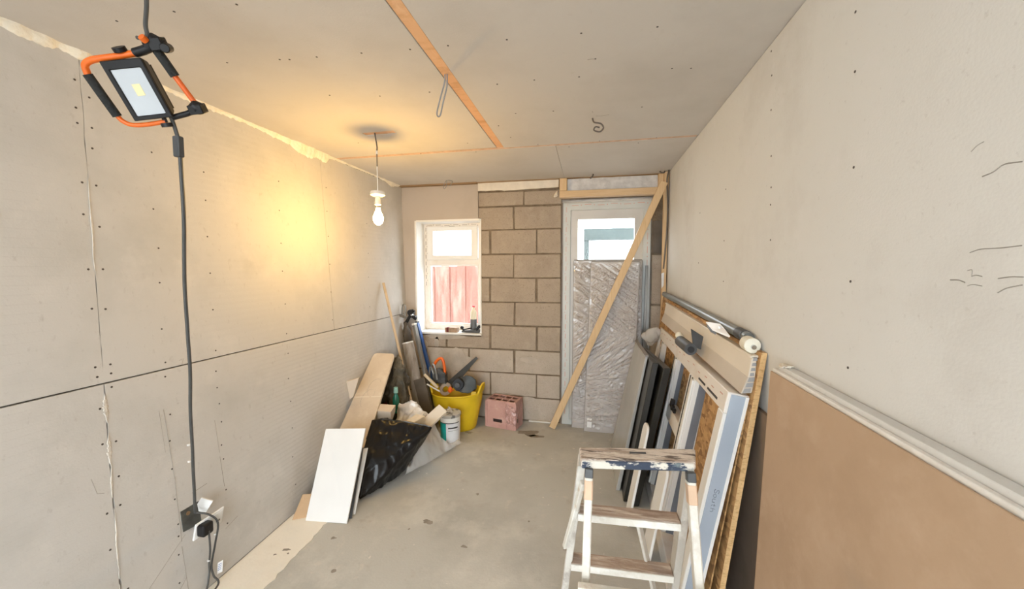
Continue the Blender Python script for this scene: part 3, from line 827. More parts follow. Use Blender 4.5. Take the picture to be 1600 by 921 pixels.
# ------------------------------------------------------------------ white covering on the floor along the left wall
n = 60; pts = []
e0, e1 = Vector((-1.19, .2, 0)), Vector((-1.455, 1.80, 0))
L0 = [(xl(y, 0) + .004, y, .0005) for y in (.1, .6, 1.0, 1.4, 1.8, 1.88)]
E_ = []
for k in range(n + 1):
    t = k / n; y = 1.86 - 1.76 * t
    x = -1.47 + .0 * t + (.07 * max(0, 1.86 - y)) * .9 + .03 * noise.noise(Vector((y * 5, 0, 0))) + .012 * noise.noise(Vector((y * 26, 3, 0)))
    E_.append((x, y, .0005))
tag(MB().prism(L0 + E_, (0, 0, .003)).build('floor_covering', M['whitefloor']), 'thin cream-white board lying on the floor along the left wall, ragged edge', 'board')
fc = bpy.data.objects['floor_covering']
mb = MB()
for x, y, r, el, a in [(-1.555, 1.35, .010, 2.6, .4), (-1.52, 1.36, .006, 2, .2), (-1.53, 1.62, .008, 2.4, .3), (-1.56, 1.58, .005, 1.5, .1), (-1.5, 1.60, .005, 1, 0)]:
    blot(mb, x, y, r, z=.0036, el=el, ang=a)
tag(mb.build('grey_mark', M['stain'], fc), kind='stuff')

# ------------------------------------------------------------------ hanging work light
lc = Vector((-1.285, .895, 1.972))
ex = Vector((.9368, .3088, .1647)).normalized(); ey = Vector((.0252, -.529, .8483)); ey = (ey - ex * ey.dot(ex)).normalized(); ez = ex.cross(ey)
LM = Matrix(((ex.x, ey.x, ez.x, lc.x), (ex.y, ey.y, ez.y, lc.y), (ex.z, ey.z, ez.z, lc.z), (0, 0, 0, 1)))
wk = empty('work_light', tuple(lc), 'orange and black tube-framed LED work light hanging from the ceiling, switched off', 'work light')
hw, hh = .053, .0765
hd = MB(LM)
hd.hexa([(-hw, -hh, 0), (hw, -hh, 0), (hw, hh, 0), (-hw, hh, 0)], [(-hw * .86, -hh * .86, -.034), (hw * .86, -hh * .86, -.034), (hw * .86, hh * .86, -.034), (-hw * .86, hh * .86, -.034)])
hd.build('lamp_housing', M['black'], wk, bevel=.004, seg=2)
MB(LM).slab((0, 0, 0), (1, 0, 0), (0, 1, 0), (0, 0, .006), (-hw, hw), (-hh, hh), [(-hw + .0135, -hh + .012, hw - .0135, hh - .022)]).build('bezel', M['black'], wk, bevel=.002)
le = MB(LM).box((-hw + .013, -hh + .0115, .0005), (hw - .013, hh - .0215, .0018)).build('lamp_glass', M['led_lens'], wk)
MB(LM).box((-.008, -.014, .0015), (.013, .016, .0028)).build('led_chip', M['led_chip'], le)
mb = MB(LM)
for k in range(7): mb.box((-.040 + k * .013, -.058, -.046), (-.036 + k * .013, .058, -.030))
mb.build('cooling_fins', M['black'], wk)
T = lambda pts, z=-.01: [Vector((x, y, z)) for x, y in pts]
mb = MB(LM)
mb.tube(bez(T([(.045, .0875), (-.02, .084), (-.073, .082), (-.098, .073), (-.106, .055), (-.108, .040)]), 6), .0085, 12)
mb.tube(bez(T([(-.099, -.053), (-.094, -.072), (-.076, -.086), (-.04, -.090), (.02, -.088)]), 6), .0065, 12)
mb.build('tube_frame', M['orange'], wk, smooth=True)
mb = MB(LM)
mb.tube(bez(T([(.100, .030), (.106, .005), (.1135, -.028), (.119, -.050)], -.02), 6), .0075, 12)
mb.build('tube_frame', M['dkorange'], wk, smooth=True)
MB(LM).tube(T([(-.108, .050), (-.104, -.005), (-.099, -.060)]), .0115, 12).build('foam_grip', M['foamgrip'], wk, smooth=True)
MB(LM).tube(T([(.090, .088), (.096, .058), (.102, .024)], -.02), .0120, 12).build('foam_grip', M['foamgrip'], wk, smooth=True)
mb = MB(LM)
mb.tube(T([(.036, .088), (.062, .092), (.085, .098)]), .0115, 12)
mb.tube(T([(.075, .098), (.100, .112), (.120, .098)], -.014), [.016, .019, .014], 12)
mb.box((.088, .088, -.03), (.122, .118, .004))
mb.cyl((.118, .092, -.03), (.128, .092, .012), .012, 12)
mb.build('corner_joint', M['black'], wk, smooth=True, bevel=.002)
mb = MB(LM)
mb.tube(T([(.100, -.066), (.118, -.060), (.134, -.067)], -.018), [.013, .021, .015], 12)
mb.tube(T([(.040, -.080), (.085, -.074), (.11, -.068)], -.014), .008, 10)
mb.box((.100, -.078, -.035), (.138, -.052, .0))
mb.build('corner_joint', M['black'], wk, smooth=True, bevel=.002)
MB(LM).cyl((.006, .094, -.01), (.006, .105, -.008), .016, 16).cyl((.006, .078, -.012), (.006, .094, -.01), .006, 10).build('pivot_knob', M['black'], wk, smooth=True)
MB(LM).cyl((.018, -.092, -.01), (.018, -.103, -.008), .015, 16).cyl((.018, -.078, -.012), (.018, -.09, -.01), .006, 10).build('pivot_knob', M['black'], wk, smooth=True)
MB(LM).cyl((.088, .112, .004), (.086, .122, .012), .009, 12).build('end_cap', M['orange'], wk, smooth=True)

# the cord that holds it up, and its flex
top = LM @ Vector((.094, .124, -.004))
tag(MB().tube(bez([top + Vector((-.035, 0, -.002)), top + Vector((-.012, 0, -.006)), top, top + Vector((-.004, .0, .03)), top + Vector((.004, 0, .09)), top + Vector((.0, .002, .2)), (top.x - .002, top.y + .01, CE - .001)], 6), .0052, 8).build('hanging_cord', M['cable'], smooth=True), 'grey cord tying the work light up to the ceiling', 'cord')
b0 = LM @ Vector((.034, -.085, -.018)); b1 = LM @ Vector((.0265, -.136, -.012)); b2 = LM @ Vector((-.008, -.198, -.012))
fl = empty('work_light_flex', (b1.x, b1.y, b1.z), 'long grey flex dropping from the work light to the wall socket', 'cable')
sock = Vector((-1.700, 1.335, .335))
b2 = b1 + Vector((-.0, .004, -.058))
pts = [LM @ Vector((.040, -.062, -.006)), b0, b1]
MB().tube(bez(pts, 8), .0058, 8).build('flex_lead', M['cable'], fl, smooth=True)
path = []
N_ = 26
S1 = Vector((-1.712, 1.318, .375))
for k in range(N_ + 1):
    t = k / N_
    p = b2.lerp(S1, t)
    wob = sin(pi * t) ** .5
    p += Vector((.012 * noise.noise(Vector((t * 5, 1, 0))) * wob, .006 * noise.noise(Vector((t * 5, 7, 0))) * wob, 0))
    p.x += .0
    path.append(p)
MB().tube(bez(path, 4), .0058, 8).build('flex_lead', M['cable'], fl, smooth=True)
MB().box((b1.x - .012, b1.y - .010, b2.z - .002), (b1.x + .012, b1.y + .010, b1.z + .004)).build('inline_driver', M['dkgrey'], fl, bevel=.003)
# plug and tail on the socket
tail = [(-1.650, 1.325, .295), (-1.660, 1.335, .20), (-1.688, 1.350, .115), (-1.690, 1.348, .06), (-1.670, 1.30, .007), (-1.66, 1.15, .006), (-1.65, .9, .006)]
MB().tube(bez(tail, 6), .0040, 8).build('flex_lead', M['cable'], fl, smooth=True)
MB().tube(bez([(-1.712, 1.318, .375), (-1.672, 1.345, .355), (-1.655, 1.372, .300), (-1.675, 1.372, .2), (-1.690, 1.362, .10), (-1.682, 1.362, .05), (-1.66, 1.36, .006), (-1.62, 1.20, .006), (-1.58, .95, .006)], 6), .0042, 8).build('flex_lead', M['cable'], fl, smooth=True)
MB().box((-1.690, 1.300, .275), (-1.648, 1.350, .330)).build('plug', M['black'], fl, bevel=.010, seg=3)
mb = MB()
for p in [(-1.672, 1.372, .245), (-1.684, 1.345, .135), (-1.705, 1.30, .62), (-1.69, 1.29, .70)]: mb.lathe([(.0, -.004), (.0062, -.003), (.0062, .003), (0, .004)], p, 8)
tag(mb.build('paint_fleck', M['socketwhite'], fl), kind='stuff')
# swing label
q = Vector((-1.690, 1.385, .035))
MB().hexa([q + Vector((0, 0, 0)), q + Vector((.012, .016, .004)), q + Vector((.012, .022, .056)), q + Vector((.0, .006, .052))], [q + Vector((.001, -.001, 0)), q + Vector((.013, .015, .004)), q + Vector((.013, .021, .056)), q + Vector((.001, .005, .052))]).build('cable_tag', M['socketwhite'], fl)
mb = MB()
for k in range(4):
    mb.bar(q + Vector((.0035, .001 + .0015 * k, .018 + .008 * k)), q + Vector((.0105, .0125 + .0015 * k, .021 + .008 * k)), .0008, .002)
tag(mb.build('tag_print', M['blue'], fl), kind='stuff')

# ------------------------------------------------------------------ wall socket hanging off its box
so = empty('wall_socket', (-1.725, 1.325, .30), 'white double socket plate hanging off its open metal back box on the left wall', 'socket')
def wq(y, z, d): return (xl(y, z) + d, y, z)
MB().hexa([wq(1.272, .315, -.001), wq(1.352, .305, -.001), wq(1.352, .405, -.001), wq(1.272, .405, -.001)], [wq(1.272, .315, .003), wq(1.352, .305, .003), wq(1.352, .405, .003), wq(1.272, .405, .003)]).build('back_box', M['galv'], so)
mb = MB()
disc(mb, wq(1.300, .382, .005), (1, 0, 0), .010, 12)
mb.build('earth_screw', M['brass'], so)
# the plate, angled away from the wall
P0 = Vector((-1.700, 1.292, .262))
pu = Vector((.012, .080, .010)); pv = Vector((.014, .006, .082)); pn = pu.cross(pv).normalized()
PM = Matrix(((pu.normalized().x, pv.normalized().x, pn.x, P0.x), (pu.normalized().y, pv.normalized().y, pn.y, P0.y), (pu.normalized().z, pv.normalized().z, pn.z, P0.z), (0, 0, 0, 1)))
MB(PM).box((0, 0, -.004), (.120, .074, .006)).build('face_plate', M['socketwhite'], so, bevel=.003, seg=2)
MB(PM).box((.082, .030, .006), (.112, .066, .0085)).build('rocker_switch', M['upvc'], so, bevel=.001)
mb = MB(PM)
mb.box((.090, .020, .006), (.095, .027, .0075)).box((.101, .020, .006), (.106, .027, .0075)).box((.095, .010, .006), (.100, .018, .0075))
mb.build('socket_slot', M['gasket'], so)
MB().bar(wq(1.350, .36, .004), (-1.700, 1.366, .41), .007, .05).build('plate_edge', M['socketwhite'], so)

# ------------------------------------------------------------------ pendant lamp
py = 2.166; pxx = -1.288
pe = empty('pendant_lamp', (pxx, py, CE), 'lit filament bulb in a white pendant holder hanging on a cord by the left wall', 'pendant lamp')
MB().tube(bez([(pxx - .012, py, CE + .006), (pxx - .006, py, CE - .03), (pxx + .002, py, CE - .08), (pxx, py, CE - .108)], 6), .0042, 8).build('supply_cable', M['cable_dark'], pe, smooth=True)
MB().cyl((pxx, py, CE - .125), (pxx, py, CE - .105), .006, 10).build('connector', M['pvcwhite'], pe)
MB().tube([(pxx, py, CE - .125), (pxx, py, CE - .205)], .0032, 8).build('supply_cable', M['cable_dark'], pe, smooth=True)
MB().tube([(pxx, py, CE - .200), (pxx + .001, py, 1.942)], .0035, 8).build('pendant_cord', M['pvcwhite'], pe, smooth=True)
MB().lathe([(.004, .012), (.040, .010), (.044, .003), (.044, -.012), (.030, -.020), (.013, -.024), (.012, -.030)], (pxx, py, 1.930), 28).build('ceiling_rose_cup', M['pvcwhite'], pe, smooth=True)
MB().lathe([(.010, .03), (.015, .020), (.017, .0), (.0185, -.006), (.0185, -.020), (.013, -.024)], (pxx, py, 1.880), 24).build('lamp_holder', M['pvcwhite'], pe, smooth=True)
MB().lathe([(.0, -.078), (.012, -.074), (.024, -.062), (.030, -.045), (.0305, -.032), (.026, -.016), (.017, .004), (.0125, .018), (.012, .028)], (pxx, py, 1.812), 28).build('bulb', M['bulb'], pe, smooth=True)

# ------------------------------------------------------------------ cable tails poking through the boards
def cableloop(pts, r, m, label, group=None):
    return tag(MB().tube(bez(pts, 8), r, 8).build('cable_tail', m, smooth=True), label, 'cable', group)
x, y = -.612, 1.60
cableloop([(x, y, CE + .004), (x - .002, y, CE - .05), (x - .022, y + .006, CE - .11), (x - .036, y + .01, CE - .158), (x - .048, y + .012, CE - .165), (x - .052, y + .010, CE - .148), (x - .034, y + .006, CE - .09), (x - .012, y, CE - .03), (x - .010, y, CE + .004)], .0032, M['cable_grey'], 'grey cable loop hanging from the orange timber strip in the ceiling')
x, y = .012, 2.20
cableloop([(x - .01, y, CE + .003), (x + .0, y - .01, CE - .025), (x + .035, y - .01, CE - .035), (x + .05, y, CE - .055), (x + .03, y, CE - .075), (x, y + .005, CE - .062), (x + .008, y + .005, CE - .045), (x + .03, y + .005, CE - .05)], .0042, M['cable_dark'], 'dark coiled cable tail in the middle of the ceiling, right of the timber strip')
x, y = -1.315, 3.40
cableloop([(x, y, CE + .003), (x - .004, y, CE - .05), (x - .025, y, CE - .075), (x - .03, y, CE - .045), (x - .01, y, CE - .01), (x + .005, y - .01, CE + .0), (x + .05, y - .015, CE - .008), (x + .06, y - .012, CE - .02), (x + .03, y, CE - .05)], .0032, M['cable_grey'], 'thin grey cable loop at the ceiling above the window')
x, y = .008, 3.44
cableloop([(x + .008, y, CE + .003), (x + .006, y - .01, CE - .012), (x - .006, y - .015, CE - .03), (x - .020, y - .015, CE - .036)], .0065, M['cable_dark'], 'short dark cable stub in the ceiling above the door')
x, y = .585, 3.45
cableloop([(x - .02, y, CE + .003), (x - .012, y - .012, CE - .014), (x + .012, y - .014, CE - .016), (x + .02, y, CE + .003)], .006, M['cable_dark'], 'small dark cable loop in the far right corner of the ceiling')
wc = empty('corner_cable', (.615, 3.40, 2.2), 'brown cable hanging down the stud in the far right corner with a white tag', 'cable')
MB().tube(bez([(.632, 3.42, CE + .002), (.618, 3.41, 2.20), (.628, 3.41, 2.0), (.626, 3.41, 1.8), (.615, 3.41, 1.6), (.606, 3.41, 1.47)], 8), .006, 8).build('cable_lead', M['cable_dark'], wc, smooth=True)
MB().hexa([(.590, 3.405, 1.43), (.612, 3.405, 1.44), (.610, 3.405, 1.33), (.594, 3.405, 1.30)], [(.590, 3.413, 1.43), (.612, 3.413, 1.44), (.610, 3.413, 1.33), (.594, 3.413, 1.30)]).build('cable_tag', M['label_white'], wc, bevel=.002)

# ------------------------------------------------------------------ diagonal timber prop
tag(MB().bar((-.325, 3.425, .012), (.590, 3.375, 2.185), .022, .058, up=(1, 0, -.42)).build('timber_prop', M['timber'], bevel=.002), 'long pale timber batten propped diagonally across the back door', 'timber')

# ------------------------------------------------------------------ wrapped panels leaning on the door
def wrapped(name, label, x0, x1, zt, yb, yt, th, seed, skew=0, wmat=None):
    r = empty(name, ((x0 + x1) / 2, yb, 0), label, 'wrapped panel')
    up = Vector((skew, yt - yb, zt)).normalized(); n = Vector((1, 0, 0)).cross(up).normalized()  # n points to -y side
    if n.y > 0: n = -n
    Lz = zt / up.z
    def P(x, s, d): return Vector((x, yb, 0)) + up * s + n * d
    w = x1 - x0
    MB().hexa([P(x0, .004, 0), P(x1, .004, 0), P(x1, Lz, 0), P(x0, Lz, 0)], [P(x0, .004, -th), P(x1, .004, -th), P(x1, Lz, -th), P(x0, Lz, -th)]).build('panel', M['panelgrey'], r)
    nx, nz = 60, 170
    vs = []; fs = []
    for i in range(nx + 1):
        for j in range(nz + 1):
            u = i / nx; v = j / nz
            q = Vector((u * w, v * Lz * .8, 0))
            def streak(ang, fr, sd):
                ca, sa = cos(radians(ang)), sin(radians(ang))
                al, ac = q.x * ca + q.y * sa, -q.x * sa + q.y * ca
                ac += .006 * noise.noise(Vector((al * 6, ac * 9, sd)))
                k_ = ridge(Vector((al * 2.2, ac * fr, sd * 3.7)), 1.0, sd)
                return max(0, k_) ** 5
            wA = min(1, max(0, (v - .50) / .15)); wC = min(1, max(0, (.42 - v) / .12)); wB = max(0, 1 - wA - wC)
            d = wA * (streak(-32, 26, 1 + seed) + .5 * streak(-20, 48, 2 + seed)) + wB * (streak(28, 26, 3 + seed) + .5 * streak(40, 46, 4 + seed)) + wC * (.8 * streak(6, 24, 5 + seed) + .6 * streak(-14, 36, 6 + seed))
            d += .25 * ridge(q, 30, seed + 5) * (1.5 - v)
            e = min(u, 1 - u, v, 1 - v) * 14; e = min(1, e)
            d = (d * .018) * e + .002
            vs.append(P(x0 - .003 + (w + .006) * u, Lz * v + (.003 if j else .003), d))
    for i in range(nx):
        for j in range(nz):
            a = i * (nz + 1) + j; fs.append((a, a + nz + 1, a + nz + 2, a + 1))
    mb = MB().add(vs, fs)
    mb.build('shrink_wrap', wmat or M['wrap'], r, smooth=False)
    for p in bpy.data.objects[-1:] if False else []: pass
    for s, t in ((x0, x0 - .006), (x1, x1 + .006)):
        MB().hexa([P(s, .004, .003), P(t, .004, .003), P(t, Lz, .003), P(s, Lz, .003)], [P(s, .004, -th), P(t, .004, -th), P(t, Lz, -th), P(s, Lz, -th)]).build('edge_strip', M['edgegrey'], r)
    MB().hexa([P(x0, Lz, .004), P(x1, Lz, .004), P(x1, Lz + .01, .004), P(x0, Lz + .01, .004)], [P(x0, Lz, -th), P(x1, Lz, -th), P(x1, Lz + .01, -th), P(x0, Lz + .01, -th)]).build('edge_strip', M['edgegrey'], r)
    return r, P
wrapped('wrapped_panel', 'tall shrink-wrapped panel leaning behind another against the back door, only its left side showing', -.145, .448, 1.545, 3.495, 3.535, .014, 3)
r, P = wrapped('wrapped_panel', 'front shrink-wrapped grey-white panel leaning against the back door', -.035, .375, 1.53, 3.430, 3.470, .022, 8, skew=.045)
MB().hexa([P(-.012, .045, .014), P(.028, .045, .014), P(.028, .125, .014), P(-.012, .125, .014)], [P(-.012, .045, .0), P(.028, .045, .0), P(.028, .125, .0), P(-.012, .125, .0)]).build('paper_label', M['white'], r)
tag(MB().hexa([(.456, 3.50, .01), (.476, 3.50, .01), (.500, 3.52, 1.50), (.480, 3.52, 1.50)], [(.456, 3.54, .01), (.476, 3.54, .01), (.500, 3.555, 1.50), (.480, 3.555, 1.50)]).build('metal_channel', M['greyrail']), 'narrow grey metal channel standing right of the wrapped panels at the door', 'channel')

# ------------------------------------------------------------------ pink crate
cr = empty('crate', (-.79, 3.37, 0), 'pink plastic bottle crate with hand slots standing by the block wall', 'crate')
ca = Vector((-.939, 3.365, 0)); cu = Vector((.294, -.058, 0)).normalized(); cv = Vector((.06, .98, 0)).normalized()
cv = Vector((-cu.y, cu.x, 0))
CM = Matrix(((cu.x, cv.x, 0, ca.x), (cu.y, cv.y, 0, ca.y), (0, 0, 1, 0), (0, 0, 0, 1)))
cw, cdp, ch = .300, .185, .258
MB(CM).slab((0, 0, 0), (1, 0, 0), (0, 0, 1), (0, .008, 0), (0, cw), (0, ch), [(.075, .055, .165, .085)]).build('side_panel', M['pink'], cr, bevel=.003)
MB(CM).slab((0, cdp - .008, 0), (1, 0, 0), (0, 0, 1), (0, .008, 0), (0, cw), (0, ch), [(.075, .055, .165, .085)]).build('side_panel', M['pink'], cr, bevel=.003)
MB(CM).slab((cw - .008, 0, 0), (0, 1, 0), (0, 0, 1), (.008, 0, 0), (.008, cdp - .008), (0, ch), [(.045, .055, .095, .095)]).build('end_panel', M['pink'], cr, bevel=.003)
MB(CM).slab((0, 0, 0), (0, 1, 0), (0, 0, 1), (.008, 0, 0), (.008, cdp - .008), (0, ch), [(.045, .055, .095, .095)]).build('end_panel', M['pink'], cr, bevel=.003)
holes = []
for i in range(4):
    for j in range(2): holes.append((.020 + i * .067, .016 + j * .082, .020 + i * .067 + .052, .016 + j * .082 + .066))
MB(CM).slab((0, 0, ch - .012), (1, 0, 0), (0, 1, 0), (0, 0, .014), (.002, cw - .002), (.002, cdp - .002), holes).build('divider_grid', M['pink'], cr, bevel=.003)
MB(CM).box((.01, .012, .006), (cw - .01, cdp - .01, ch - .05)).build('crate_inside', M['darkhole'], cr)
for x in (-.005, .185, cw - .02):
    MB(CM).box((x, -.006, .004), (x + .026, .001, ch - .004)).build('corner_rib', M['pink'], cr, bevel=.005, seg=2)
for yv in (.02, .06, .10, .14):
    MB(CM).box((cw - .001, yv, .004), (cw + .005, yv + .010, ch - .03)).build('corner_rib', M['pink'], cr, bevel=.003)
lump('shrunk_film', [tuple(CM @ Vector(p)) for p in [(.20, -.008, .06), (.31, -.012, .04), (.30, -.014, .22), (.20, -.008, .25), (.312, .03, .15), (.25, -.020, .13)]], M['pinkfilm'], cr, vox=.006, sm=3, amp=.014, freq=26, seed=4)

# ------------------------------------------------------------------ yellow trug with tools
tg = empty('trug', (-1.20, 3.28, 0), 'big yellow flexible tub full of tools standing by the back wall', 'tub')
tc_ = Vector((-1.175, 3.255, 0))
def trug():
    seg = 56; prof = [(.150, .0), (.158, .012), (.185, .14), (.208, .26), (.216, .318), (.221, .322), (.221, .332), (.214, .333), (.206, .315), (.196, .26), (.172, .13), (.145, .02), (0, .018)]
    mb = MB(); vs = []; fs = []
    for r_, z in prof:
        for k in range(seg):
            t = 2 * pi * k / seg
            ax = abs(cos(t)); lift = 0
            if z > .30: lift = .075 * max(0, (ax - .90) / .10) ** 1.0
            vs.append((tc_.x + r_ * cos(t) * 1.12, tc_.y + r_ * sin(t) * .92, z * (1.02) + lift + .012 * cos(t) * (z / .33)))
    n = len(prof)
    for i in range(n - 1):
        for k in range(seg):
            a = i * seg + k; b = i * seg + (k + 1) % seg
            fs.append((a, b, b + seg, a + seg))
    fs.append(tuple(range(seg))[::-1])
    mb.add(vs, fs)
    return mb.build('tub_body', M['yellow'], tg, smooth=True)
trug()
for s, dz in ((1, .02), (-1, .0)):
    X0 = tc_.x + s * .228
    MB().tube(bez([(X0 - s * .01, tc_.y - .075, .325), (X0 + s * .012, tc_.y - .06, .38 + dz), (X0 + s * .02, tc_.y, .395 + dz), (X0 + s * .012, tc_.y + .06, .38 + dz), (X0 - s * .01, tc_.y + .075, .325)], 6), .010, 10).build('handle', M['yellow'], tg, smooth=True)

# handsaw standing in the trug
sw = empty('handsaw', (-1.2, 3.27, .36), 'old dark handsaw sticking up out of the yellow tub', 'saw')
a = Vector((-1.262, 3.27, .385)); b = Vector((-.995, 3.29, .650)); d = (b - a).normalized(); n_ = Vector((-d.z, 0, d.x))
MB().hexa([a - n_ * .050, a + n_ * .030, b + n_ * .012, b - n_ * .014], [a - n_ * .050 + Vector((0, .003, 0)), a + n_ * .030 + Vector((0, .003, 0)), b + n_ * .012 + Vector((0, .003, 0)), b - n_ * .014 + Vector((0, .003, 0))]).build('blade', M['steel'], sw)
c = a - d * .05
hp = []
for k in range(20):
    t = 2 * pi * k / 20; hp.append((cos(t), sin(t)))
mb = MB()
ring_o = [c + d * (x * .065) + n_ * (y * .055 - .01) for x, y in hp]; ring_i = [c + d * (x * .032) + n_ * (y * .026 - .01) for x, y in hp]
dy = Vector((0, -.020, 0)); vs = ring_o + ring_i + [p + dy for p in ring_o] + [p + dy for p in ring_i]; fs = []
for k in range(20):
    j = (k + 1) % 20
    fs += [(k, j, 20 + j, 20 + k), (40 + k, 60 + k, 60 + j, 40 + j), (k, 40 + k, 40 + j, j), (20 + k, 20 + j, 60 + j, 60 + k)]
mb.add(vs, fs); mb.build('saw_handle', M['sawwood'], sw, smooth=True, bevel=.003)
# orange and grey power tool
js = empty('jigsaw', (-1.36, 3.25, .36), 'grey and orange power tool with a loop handle, at the left in the yellow tub', 'power tool')
J = lambda x, z, y=3.26: Vector((x, y, z))
MB().tube(bez([J(-1.415, .545), J(-1.385, .600), J(-1.345, .632), J(-1.318, .615), J(-1.305, .560), J(-1.300, .500), J(-1.312, .455)], 6), [.014] * 37, 10).build('loop_handle', M['orange'], js, smooth=True)
lump('tool_body', [J(-1.42, .40, 3.23), J(-1.28, .40, 3.23), J(-1.29, .50, 3.23), J(-1.37, .53, 3.23), J(-1.40, .48, 3.23), J(-1.42, .40, 3.30), J(-1.28, .40, 3.30), J(-1.29, .50, 3.30), J(-1.37, .53, 3.30)], M['dkgrey'], js, vox=.01, sm=3, amp=.008, freq=20, seed=2)
MB().tube(bez([J(-1.400, .50, 3.22), J(-1.415, .56, 3.22), J(-1.395, .58, 3.22), J(-1.375, .53, 3.22), J(-1.36, .44, 3.22)], 6), .010, 8).build('loop_guard', M['greyrail'], js, smooth=True)
# round black tool / blue-grey case
pt = empty('grinder', (-1.1, 3.24, .34), 'round dark blue-grey and black power tool filling the right of the yellow tub', 'power tool')
lump('tool_body', [(-1.19, 3.20, .35), (-1.02, 3.18, .34), (-.985, 3.24, .38), (-1.00, 3.28, .45), (-1.06, 3.28, .495), (-1.15, 3.28, .475), (-1.2, 3.26, .40), (-1.1, 3.14, .36), (-1.1, 3.3, .34), (-1.19, 3.30, .35), (-1.0, 3.32, .35)], M['bluegrey'], pt, vox=.012, sm=5, amp=.012, freq=14, seed=6)
MB().lathe([(0, .0), (.048, .0), (.052, -.01), (.052, -.05), (.040, -.06), (.0, -.06)], (-1.135, 3.155, .425), 24, axis=(.15, -1, .1)).build('round_cap', M['black'], pt, smooth=True)
MB().lathe([(0, .0), (.022, .0), (.022, -.02), (0, -.02)], (-1.128, 3.118, .43), 20, axis=(.15, -1, .1)).build('collar', M['dkgrey'], pt, smooth=True)
# small things at the rim
tag(MB().bar((-1.462, 3.16, .500), (-1.325, 3.155, .385), .018, .024).build('brush_stick', M['stick'], bevel=.004, seg=2), 'short cream wooden stick poking from the left of the yellow tub', 'stick')
tag(MB().bar((-1.425, 3.13, .420), (-1.30, 3.14, .355), .012, .012).build('paint_brush', M['white'], bevel=.003), 'thin white handle lying low at the left rim of the yellow tub', 'tool handle')
pl = empty('pliers', (-1.43, 3.28, .38), 'pliers with pale grey grips standing at the far left of the yellow tub', 'pliers')
MB().tube(bez([(-1.45, 3.26, .40), (-1.455, 3.26, .48), (-1.445, 3.26, .545)], 5), [.008, .012, .010] + [.010] * 8, 8).build('grip', M['greyrail'], pl, smooth=True)
MB().tube(bez([(-1.40, 3.26, .39), (-1.415, 3.26, .47), (-1.412, 3.26, .52)], 5), .009, 8).build('grip', M['greyrail'], pl, smooth=True)
MB().box((-1.445, 3.252, .34), (-1.405, 3.268, .41)).build('jaws', M['steel'], pl, bevel=.003)
tag(lump('cloth_scrap', [(-1.245, 3.17, .35), (-1.19, 3.15, .345), (-1.20, 3.2, .395), (-1.235, 3.2, .40), (-1.17, 3.18, .36), (-1.21, 3.13, .35)], M['orange'], None, vox=.008, sm=2, amp=.014, freq=30), 'small bright orange piece in the middle of the yellow tub', 'scrap')
tag(lump('sponge', [(-1.02, 3.13, .335), (-.96, 3.14, .335), (-.965, 3.16, .37), (-1.01, 3.16, .37), (-.99, 3.2, .34)], M['yellow_in'], None, vox=.008, sm=2, amp=.008, freq=30), 'small dull yellow sponge at the right rim inside the yellow tub', 'sponge')

for n_o in ('trug', 'handsaw', 'jigsaw', 'grinder', 'brush_stick', 'paint_brush', 'pliers', 'cloth_scrap', 'sponge'):
    bpy.data.objects[n_o].location += Vector((-.024, .065, .0))

# ------------------------------------------------------------------ paint tub
pb = empty('paint_tub', (-1.165, 3.02, 0), 'white and teal paint tub with a dirty dark lid before the yellow tub', 'paint tub')
pc = Vector((-1.150, 3.0, 0))
def cylface(mb, r, z0, z1, a0, a1, n=16, off=0):
    vs = []; fs = []
    for k in range(n + 1):
        t = a0 + (a1 - a0) * k / n
        for z in (z0, z1): vs.append((pc.x + (r + (z - 0) * .03 + off) * cos(t), pc.y + (r + z * .03 + off) * sin(t), z))
    for k in range(n): fs.append((2 * k, 2 * k + 2, 2 * k + 3, 2 * k + 1))
    mb.add(vs, fs); return mb
MB().lathe([(.076, .0), (.080, .004), (.0865, .235)], pc, 40).build('tub_body', M['upvc'], pb, smooth=True)
MB().lathe([(.089, .228), (.091, .232), (.091, .252), (.086, .256), (.080, .250), (.0, .247)], pc, 40).build('lid', M['tubgrey'], pb, smooth=True)
cylface(MB(), .0795, .02, .185, radians(182), radians(266), off=.0012).build('teal_label', M['teal'], pb, smooth=True)
cylface(MB(), .0795, .02, .185, radians(266), radians(350), off=.0012).build('white_label', M['label_white'], pb, smooth=True)
mb = cylface(MB(), .0795, .183, .190, radians(182), radians(345), off=.0022); cylface(mb, .0795, .140, .152, radians(278), radians(335), off=.0022)
cylface(mb, .0795, .122, .124, radians(278), radians(335), off=.0022)
mb.build('label_print', M['ink'], pb, smooth=True)
lump('lid_rag', [(pc.x - .05, pc.y - .02, .250), (pc.x + .04, pc.y - .03, .250), (pc.x + .03, pc.y + .04, .252), (pc.x - .03, pc.y + .03, .29), (pc.x + .01, pc.y - .01, .285)], M['tubgrey'], pb, vox=.008, sm=2, amp=.02, freq=22)

